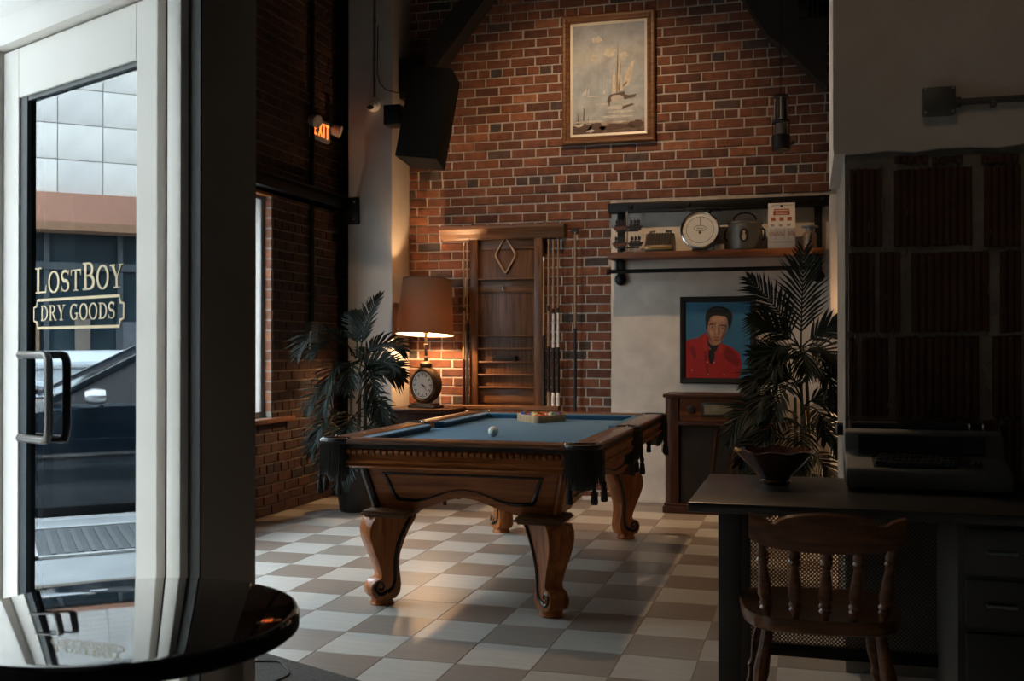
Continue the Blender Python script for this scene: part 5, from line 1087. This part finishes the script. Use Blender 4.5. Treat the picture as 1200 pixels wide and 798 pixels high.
# captain's chair, back to the camera
CH = thing('wooden_chair', 'turned wooden spindle-back chair pushed up to the desk', 'chair', (.045, 3.06, 0), radians(4))
def spin(b, p0, p1, pr):
    p0, p1 = Vector(p0), Vector(p1); b.tube([p0.lerp(p1, f) for f, r in pr], [r for f, r in pr], 10)
SPN = [(0, .010), (.10, .012), (.16, .018), (.19, .012), (.22, .019), (.26, .014), (.34, .021), (.5, .017), (.7, .012), (.76, .018), (.79, .013), (.82, .018), (.88, .013), (1, .011)]
LEGP = [(0, .013), (.12, .015), (.30, .021), (.46, .016), (.52, .024), (.56, .016), (.70, .024), (.86, .018), (1, .017)]
b = MB(); n = 28; out = []
for k in range(n):
    a = 2 * pi * k / n; c, s = cos(a), sin(a); x = .235 * (abs(c) ** .55) * (1 if c > 0 else -1); y = .215 * (abs(s) ** .55) * (1 if s > 0 else -1); out.append((x * (1 + .06 * y / .215), y + .24))
vs = []
for z, sc in ((.425, .93), (.432, .985), (.452, 1.0), (.468, .985), (.462, .80), (.455, .4)): vs += [(x * sc, .24 + (y - .24) * sc, z) for x, y in out]
b.add(vs, [tuple(range(n - 1, -1, -1)), tuple(5 * n + k for k in range(n))] + [(i * n + k, i * n + (k + 1) % n, (i + 1) * n + (k + 1) % n, (i + 1) * n + k) for i in range(5) for k in range(n)]); b.build('seat', CHAIRW, CH)
def crest_y(x): return -.035 + .9 * x * x
b = MB(); m = 24; vs = []
for k in range(m + 1):
    x = -.212 + .424 * k / m; q = abs(x) / .212; top = .775 + .012 * cos(q * pi * 1.0) + (.012 * max(0, (q - .72) / .28)) - .018 * max(0, 1 - abs(q - .70) / .16); bot = .690 - .016 * (1 - q ** 2) + .015 * max(0, (q - .85) / .15); y = crest_y(x); e = .012
    vs += [(x, y - e, bot), (x, y - e - .006, (top + bot) / 2), (x, y - e, top - .006), (x, y, top), (x, y + e, top - .006), (x, y + e - .004, (top + bot) / 2), (x, y + e, bot)]
fs = [(k * 7 + i, k * 7 + (i + 1) % 7, (k + 1) * 7 + (i + 1) % 7, (k + 1) * 7 + i) for k in range(m) for i in range(7)] + [tuple(range(6, -1, -1)), tuple(m * 7 + i for i in range(7))]
b.add(vs, fs); b.build('crest_rail', CHAIRW, CH)
for k in range(5): x = -.178 + .089 * k; b = MB(); spin(b, (x * .90, .06 + .5 * x * x, .455), (x, crest_y(x), .70), SPN); b.build('spindle', CHAIRW, CH)
for sx in (-1, 1):
    for y0, y1 in ((.10, .02), (.37, .43)): b = MB(); spin(b, (sx * .225, y1, 0), (sx * .155, y0, .435), LEGP); b.build('leg', CHAIRW, CH)
    b = MB(); spin(b, (sx * .205, .045, .15), (sx * .205, .405, .15), [(0, .009), (.5, .016), (1, .009)]); b.build('stretcher', CHAIRW, CH)
b = MB(); spin(b, (-.205, .22, .15), (.205, .22, .15), [(0, .009), (.5, .016), (1, .009)]); b.build('stretcher', CHAIRW, CH)

# ================================================================== FOREGROUND TABLE, RUG, OUTLET
t = thing('round_table', 'glossy black round pedestal table in the near left corner', 'table', (-1.25, 1.70, 0))
b = MB(); b.lathe([(.29, .732), (.324, .732), (.322, .738), (.314, .740), (.001, .7402)], (0, 0, 0), 64); b.build('table_top', BLACKGLOSS, t)
b = MB(); b.lathe([(.27, .700), (.318, .700), (.3255, .706), (.3255, .730), (.322, .7315)], (0, 0, 0), 64); b.build('table_edge', pm('matt_edge', (.005, .005, .005), .8, spec=.1), t)
b = MB(); b.lathe([(.035, .03), (.035, .66), (.12, .69), (.12, .70)], (0, 0, 0), 20); b.build('pedestal', pm('brushed_steel', (.4, .4, .4), .3, .9), t)
b = MB(); b.lathe([(.22, 0), (.22, .012), (.05, .03), (.036, .04)], (0, 0, 0), 36); b.build('foot_disc', BLACK, t)
A, B = pz(297, 763), pz(415, 798)
b = MB(); d = (B - A).normalized(); nrm = Vector((-d.y, d.x, 0)); nrm = -nrm if nrm.y > 0 else nrm
c0 = A - d * .02; c1 = B + d * .10
pts = [c0, c1, c1 + nrm * .5, c0 + nrm * .5]; o0 = (c0 + c1) / 2
b.add([p - o0 for p in pts] + [p - o0 + Vector((0, 0, .008)) for p in pts], [(3, 2, 1, 0), (4, 5, 6, 7), (0, 1, 5, 4), (1, 2, 6, 5), (2, 3, 7, 6), (3, 0, 4, 7)]); o = b.build('entrance_mat', CARPET, smooth=False); o.location = o0 + Vector((0, 0, .0005)); tag(o, 'dark grey entrance mat beside the round table', 'mat')
pts = [pz(297, 775, .012), pz(325, 775, .012), pz(335, 782, .012), pz(338, 790, .012), pz(325, 797, .012), pz(305, 806, .012)]
def cr(pts, n=6):
    out = []; P = [pts[0]] + pts + [pts[-1]]
    for i in range(1, len(P) - 2):
        for k in range(n):
            t_ = k / n; a_, b_, c_, d_ = P[i - 1], P[i], P[i + 1], P[i + 2]; out.append(.5 * ((2 * b_) + (c_ - a_) * t_ + (2 * a_ - 5 * b_ + 4 * c_ - d_) * t_ ** 2 + (3 * b_ - a_ - 3 * c_ + d_) * t_ ** 3))
    return out + [pts[-1]]
o0 = pts[0].copy(); b = MB(); b.tube([p - o0 for p in cr([p.copy() for p in pts])], .0035, 6); o = b.build('power_cable', BLACK); o.location = o0; tag(o, 'thin black cable looped on the grey mat', 'cable')

# ================================================================== LEFT WALL FITTINGS, PIER FITTINGS
CY = 7.50
t = thing('wall_conduit', 'black conduit dropping down the left brick wall past the exit sign', 'pipe', (XL, CY, 1.28))
b = MB(); b.tube([(.03, .06, .16), (.03, .06, 3.46)], .021, 8); b.build('tube', BLACKSTEEL, t)
b = MB(); b.bb(.0, .06, .0, .12, .0, .17); b.build('switch_box', pm('box_grey', (.09, .085, .08), .5), t, bevel=.004)
b = MB(); b.tube([(.05, .01, .09), (.062, -.03, .085), (.06, -.04, .02), (.06, -.035, -.06)], .008, 6); b.build('hanging_loop', IVORY, t)
EX = thing('exit_sign', 'white exit sign with orange lit letters and two lamp heads', 'sign', (XL + .045, 7.70, 3.01), radians(-90))
# local: x runs along -Y of the room ... face looks toward +X
EX.rotation_euler = (0, 0, pi / 2)
SIGNW = pm('sign_plastic', (.50, .45, .40), .4, var=.05)
b = MB(); b.bb(-.155, .155, .0, .04, -.085, .085); b.build('housing', SIGNW, EX, bevel=.01)
EXL = pm('exit_letters', (.8, .2, .05), .5, emit=(1.0, .20, .03), es=2.2)
b = MB(); txt = 'EXIt'; w = width(txt, [.115] * 4, .09); write(b, txt, [.115] * 4, -w / 2, lambda u, v: (u, -.0015, v - .057), .09); b.build('exit_lettering', EXL, EX, smooth=False, fix=False)
for s in (-1, 1):
    b = MB(); c = Vector((s * .20, -.04, .03)); M = RX(pi / 2 + .35) @ RY(s * .3); b.lathe([(.02, -.05), (.042, -.04), (.05, .02), (.052, .03), (.045, .034), (.02, .036)], c, 16, M); h = b.build('lamp_head', SIGNW, EX)
    b = MB(); b.tube([(s * .15, .02, .05), (s * .19, -.01, .04)], .014, 8); b.build('lamp_arm', SIGNW, h)
P0, P1 = pY(1080, 138, PYF - .035), pY(1118, 104, PYF - .035)
t = thing('junction_box', 'dark grey electrical box with pipe on the white pier wall', 'electrical box', ((P0.x + P1.x) / 2, PYF - .0355, P0.z)); w, h = P1.x - P0.x, P1.z - P0.z
b = MB(); b.bb(-w / 2, w / 2, -.05, 0, 0, h); b.build('box', GREYBOX, t, bevel=.004)
for x in (-1, 1):
    for z in (.08, .92): b = MB(); b.lathe([(.005, 0), (.005, .003), (.002, .004)], (x * w * .42, -.05, z * h), 8, RX(pi / 2)); b.build('screw', STEEL, t)
b = MB(); b.tube([(w / 2, -.025, h * .45), (w / 2 + 1.2, -.025, h * .45)], .0125, 8); b.build('conduit', GREYBOX, t)
b = MB(); b.tube([(w / 2, -.025, h * .45), (w / 2 + .02, -.025, h * .45)], .019, 8); b.build('connector', GREYBOX, t)
b = MB(); b.box((w / 2 + .13, -.022, h * .45 - .008), (.02, .03, .035)); b.build('pipe_clip', GREYBOX, t, bevel=.003)
# socket plate on the side face of the dark column
P0 = HP0 + DV * sc_; d = ray(272, 784); k = (P0 - C0).dot(DV) / d.dot(DV); P = C0 + d * k
t = thing('wall_socket', 'brown double power socket low on the dark column', 'socket', P, DA - pi / 2)
b = MB(); b.bb(-.036, .036, 0, .006, -.057, .057); b.build('cover_plate', pm('socket_brown', (.10, .075, .055), .4), t, bevel=.002)
for z in (-.022, .022): b = MB(); b.lathe([(.016, 0), (.016, .0025), (.001, .003)], (0, .006, z), 14, RX(-pi / 2)); b.build('outlet', BLACK, t)
# ================================================================== STREET (seen mirrored in the door glass and through the windows)
CONC = pm('pale_concrete', (.60, .56, .50), .9, var=.10, scale=2.5, bump=.2, bscale=20)
b = MB(); b.bb(-6.95, XL - .30, -14, 30, -.15, 0); SW = struct(b.build('ground_sidewalk', pm('sidewalk', (.46, .47, .46), .9, var=.10, scale=4), smooth=False))
b = MB(); b.bb(-16.2, -6.95, -14, 30, -.30, -.14); struct(b.build('ground_street', pm('asphalt', (.10, .10, .105), .9, var=.2, scale=8), smooth=False))
b = MB(); b.bb(-7.08, -6.93, -14, 30, -.2, .004); struct(b.build('ground_kerb', pm('kerb', (.62, .62, .60), .9), bevel=.01))
t = thing('pavement_grate', 'ribbed grey metal grate set in the sidewalk beside the kerb', 'grate', (-6.0, 1.6, .001))
b = MB(); b.bb(-.5, .5, -.95, .95, 0, .006); b.build('grate_plate', pm('grate_plate', (.17, .18, .18), .6, .3), t, smooth=False)
for k in range(24): b = MB(); b.bb(-.45, .45, -.90 + .076 * k, -.87 + .076 * k, .006, .014); b.build('grate_bar', pm('grate_bar', (.24, .25, .25), .5, .4) if 'grate_bar' not in MATS else MATS['grate_bar'], t, smooth=False)
b = MB(); b.bb(-.55, -.5, -1.0, 1.0, 0, .016); b.bb(.5, .55, -1.0, 1.0, 0, .016); b.bb(-.55, .55, .95, 1.0, 0, .016); b.bb(-.55, .55, -1.0, -.95, 0, .016); b.build('grate_frame', pm('grate_frame', (.6, .6, .58), .6), t, smooth=False)
t = thing('access_hatch', 'dark square hatch in the sidewalk near the shop front', 'hatch', (-4.85, 1.55, .001))
b = MB(); b.bb(-.22, .22, -.5, .5, 0, .008); b.build('hatch_frame', pm('hatch_steel', (.12, .13, .14), .5, .4), t, smooth=False)
b = MB(); b.bb(-.15, .15, -.43, .43, .008, .013); b.build('hatch_lid', pm('hatch_lid', (.26, .28, .29), .5, .3), t, smooth=False)
# dark blue saloon parked along the kerb, nose towards +Y
CARP = pm('dark_blue_paint', (.008, .018, .028), .18, var=.1, coat=.8); CARG = pm('car_glass', (.10, .10, .10), .06, var=.1); TYRE = pm('tyre', (.015, .015, .016), .85); TRIMC = pm('car_chrome', (.6, .6, .6), .2, .9)
CX, CYC = -8.0, 2.0                                        # car centre line and windscreen base
CAR = thing('parked_car', 'dark blue saloon car parked along the kerb outside', 'car', (CX, CYC, -.14))
HWD = .88
def loft(sections, name, mat, parent, closed=True):
    """sections: list of (y, [(x, z)...]) same count"""
    b = MB(); n = len(sections[0][1]); m = len(sections); vs = [(x, y, z) for y, s in sections for x, z in s]
    fs = [(i * n + k, i * n + (k + 1) % n, (i + 1) * n + (k + 1) % n, (i + 1) * n + k) for i in range(m - 1) for k in range(n)] + [tuple(range(n)), tuple((m - 1) * n + k for k in range(n - 1, -1, -1))]
    b.add(vs, fs); return b.build(name, mat, parent)
def csec(hw, zb, zs, zt): return [(-hw * .96, zb), (-hw, zb + .12), (-hw, zs - .10), (-hw * .97, zs), (-hw * .80, zt), (0, zt + .015), (hw * .80, zt), (hw * .97, zs), (hw, zs - .10), (hw, zb + .12), (hw * .96, zb)]
loft([(-3.15, csec(.70, .42, .80, .86)), (-3.05, csec(.80, .30, .90, .96)), (-2.6, csec(.87, .22, .95, 1.01)), (-1.4, csec(.88, .20, .95, 1.0)), (0, csec(.88, .20, .94, .99)), (.35, csec(.88, .20, .92, .985)), (1.0, csec(.87, .20, .86, .93)), (1.5, csec(.84, .24, .79, .86)), (1.75, csec(.74, .30, .68, .76)), (1.82, csec(.64, .36, .60, .66))], 'body', CARP, CAR)
loft([(-2.35, [(-.74, .98), (-.72, 1.0), (.72, 1.0), (.74, .98)]), (-1.75, [(-.80, .96), (-.60, 1.38), (.60, 1.38), (.80, .96)]), (-.75, [(-.80, .96), (-.60, 1.43), (.60, 1.43), (.80, .96)]), (-.35, [(-.80, .95), (-.60, 1.37), (.60, 1.37), (.80, .95)]), (.42, [(-.76, .95), (-.74, .985), (.74, .985), (.76, .95)])], 'cabin_glass', CARG, CAR)
b = MB(); b.add([(-.60, -1.75, 1.385), (.60, -1.75, 1.385), (.60, -.75, 1.435), (-.60, -.75, 1.435), (.58, -.38, 1.385), (-.58, -.38, 1.385), (0, -1.2, 1.445)], [(0, 1, 2, 3), (3, 2, 4, 5)]); b.build('roof', CARP, CAR)
for s in (-1, 1):
    for p in ([(s * .60, -.36, 1.38), (s * .755, .42, .975)], [(s * .605, -1.0, 1.42), (s * .81, -1.0, .95)], [(s * .60, -1.75, 1.38), (s * .74, -2.35, .99)]): b = MB(); b.tube(p, .028, 6); b.build('window_pillar', CARP, CAR)
    b = MB(); b.lathe([(.03, 0), (.08, .02), (.09, .10), (.06, .16), (.01, .17)], (s * .92, .02, 1.02), 12, RX(-pi / 2) @ Matrix.Diagonal((1.1, .7, 1))); b.tube([(s * .80, .05, .97), (s * .90, .08, 1.02)], .02, 6); b.build('wing_mirror', TRIMC, CAR)
    b = MB(); b.box((s * .885, -.62, .80), (.02, .2, .025)); b.build('door_handle', TRIMC, CAR, bevel=.004)
    b = MB(); b.tube([(s * .886, -2.6, .62), (s * .89, 1.0, .58)], .012, 6); b.build('side_trim', TRIMC, CAR)
    b = MB(); b.sphere((s * .58, 1.72, .62), .12, 14, 8, (1.2, .5, .7)); b.build('headlamp', CHROME, CAR)
    for y in (1.02, -2.25):
        b = MB(); b.lathe([(.20, -.09), (.30, -.095), (.315, -.07), (.315, .07), (.30, .095), (.20, .09)], (s * .80, y, .315), 28, RY(pi / 2)); w = b.build('wheel', TYRE, CAR)
        b = MB(); b.lathe([(.20, .0), (.205, .10), (.18, .085), (.06, .08), (.05, .10), (.01, .105)], (s * .80, y, .315), 24, RY(s * pi / 2)); b.build('wheel_rim', TRIMC, w)
        b = MB(); b.lathe([(.385, -.01), (.385, .02), (.30, .02), (.30, -.01)], (s * .87, y, .34), 28, RY(s * pi / 2)); b.build('wheel_arch', BLACK, CAR)
# white pickup beyond it
VAN = thing('pickup_truck', 'white pickup truck parked beyond the dark blue car', 'truck', (-11.6, 1.2, -.14))
VW = pm('white_vehicle_paint', (.62, .66, .68), .25, var=.03)
loft([(-1.5, csec(.95, .45, 1.22, 1.30)), (0, csec(.97, .42, 1.24, 1.34)), (2.4, csec(.97, .42, 1.22, 1.32)), (3.5, csec(.95, .45, 1.10, 1.22)), (3.9, csec(.88, .5, .95, 1.08))], 'body', VW, VAN)
loft([(-1.2, [(-.85, 1.30), (-.72, 1.78), (.72, 1.78), (.85, 1.30)]), (-.9, [(-.86, 1.32), (-.74, 1.82), (.74, 1.82), (.86, 1.32)])], 'cab', VW, VAN)
for s in (-1, 1):
    for y in (1.25, 3.1 if False else -.9):
        b = MB(); b.lathe([(.22, -.12), (.37, -.12), (.385, -.09), (.385, .09), (.37, .12), (.22, .12)], (s * .86, y, .385), 28, RY(pi / 2)); w = b.build('wheel', TYRE, VAN)
        b = MB(); b.lathe([(.24, 0), (.24, .12), (.10, .09), (.01, .11)], (s * .86, y, .385), 20, RY(s * pi / 2)); b.build('wheel_rim', TRIMC, w)
        b = MB(); b.tube([(s * .965, y + .55 * cos(radians(a)), .42 + .58 * sin(radians(a))) for a in range(0, 181, 12)], .05, 8); b.build('wheel_flare', VW, VAN)
        b = MB(); b.add([(s * .985, y + .5 * cos(radians(a)), .42 + .53 * sin(radians(a))) for a in range(0, 181, 12)], [tuple(range(16))]); b.build('wheel_well', BLACK, VAN, smooth=False, fix=False)
    b = MB(); b.tube([(s * .975, -1.4, 1.20), (s * .98, 3.3, 1.16)], .02, 6); b.build('side_moulding', TRIMC, VAN)
# building across the street
BX = -16.4
BLD = thing('street_building', 'pale concrete building with orange fascia across the street', 'building', (BX, 2, -.14))
b = MB(); b.bb(-4, -.02, -15, 13, 3.75, 13); b.build('wall_core', pm('concrete_joint', (.42, .40, .37), .9), BLD, smooth=False)
PW, PH = .66, .56
pme = {}
for k in range(3):
    b = MB(); b.bb(-.03, .012, -PW / 2 + .006, PW / 2 - .006, -PH / 2 + .006, PH / 2 - .006); o = b.build('panel', [CONC, pm('pale_concrete_b', (.56, .52, .47), .9, var=.1, scale=2, bump=.2), pm('pale_concrete_c', (.63, .585, .52), .9, var=.1, scale=2, bump=.2)][k], None, bevel=.006); pme[k] = o.data; bpy.data.objects.remove(o)
rr = random.Random(6)
for r in range(10):
    for c in range(-10, 11): o = mobj('panel', pme[rr.randint(0, 2)], BLD); o.location = (0, c * PW + .2, 3.75 + (r + .5) * PH)
b = MB(); b.bb(-.02, 0, -15, -6.73, 3.75, 13); b.bb(-.02, 0, 7.13, 13, 3.75, 13); b.bb(-.02, 0, -6.73, 7.13, 3.75 + 10 * PH, 13); b.build('plain_facade', CONC, BLD, smooth=False)
b = MB(); b.bb(-.4, .12, -15, 13, 3.33, 3.78); b.build('fascia', pm('orange_fascia', (.36, .17, .105), .7, var=.08), BLD, smooth=False)
b = MB(); b.bb(-.4, .14, -15, 13, 3.20, 3.33); b.build('fascia_edge', pm('fascia_brown', (.24, .12, .06), .7), BLD, smooth=False)
b = MB(); b.bb(-.8, -.5, -15, 13, 0, 3.3); b.build('shop_window', pm('dark_shop_window', (.02, .035, .042), .12, var=.3, scale=2), BLD, smooth=False)
for k in range(-12, 13): b = MB(); b.bb(-.5, -.42, k * 1.1 - .04, k * 1.1 + .04, 0, 3.2); b.build('mullion', pm('mullion_grey', (.05, .06, .065), .5) if 'mullion_grey' not in MATS else MATS['mullion_grey'], BLD, smooth=False)
b = MB(); b.bb(-.5, -.40, -15, 13, 2.62, 2.74); b.build('transom', MATS['mullion_grey'], BLD, smooth=False)
for k in range(-9, 10): b = MB(); b.bb(-.49, -.44, k * .75 + .1, k * .75 + .1 + rr.uniform(.2, .45), 1.2, 1.2 + rr.uniform(.35, .7)); b.build('window_display', pm('display_%d' % (k % 3), [(.20, .12, .07), (.10, .11, .12), (.16, .13, .10)][k % 3], .7) if 'display_%d' % (k % 3) not in MATS else MATS['display_%d' % (k % 3)], BLD, smooth=False)
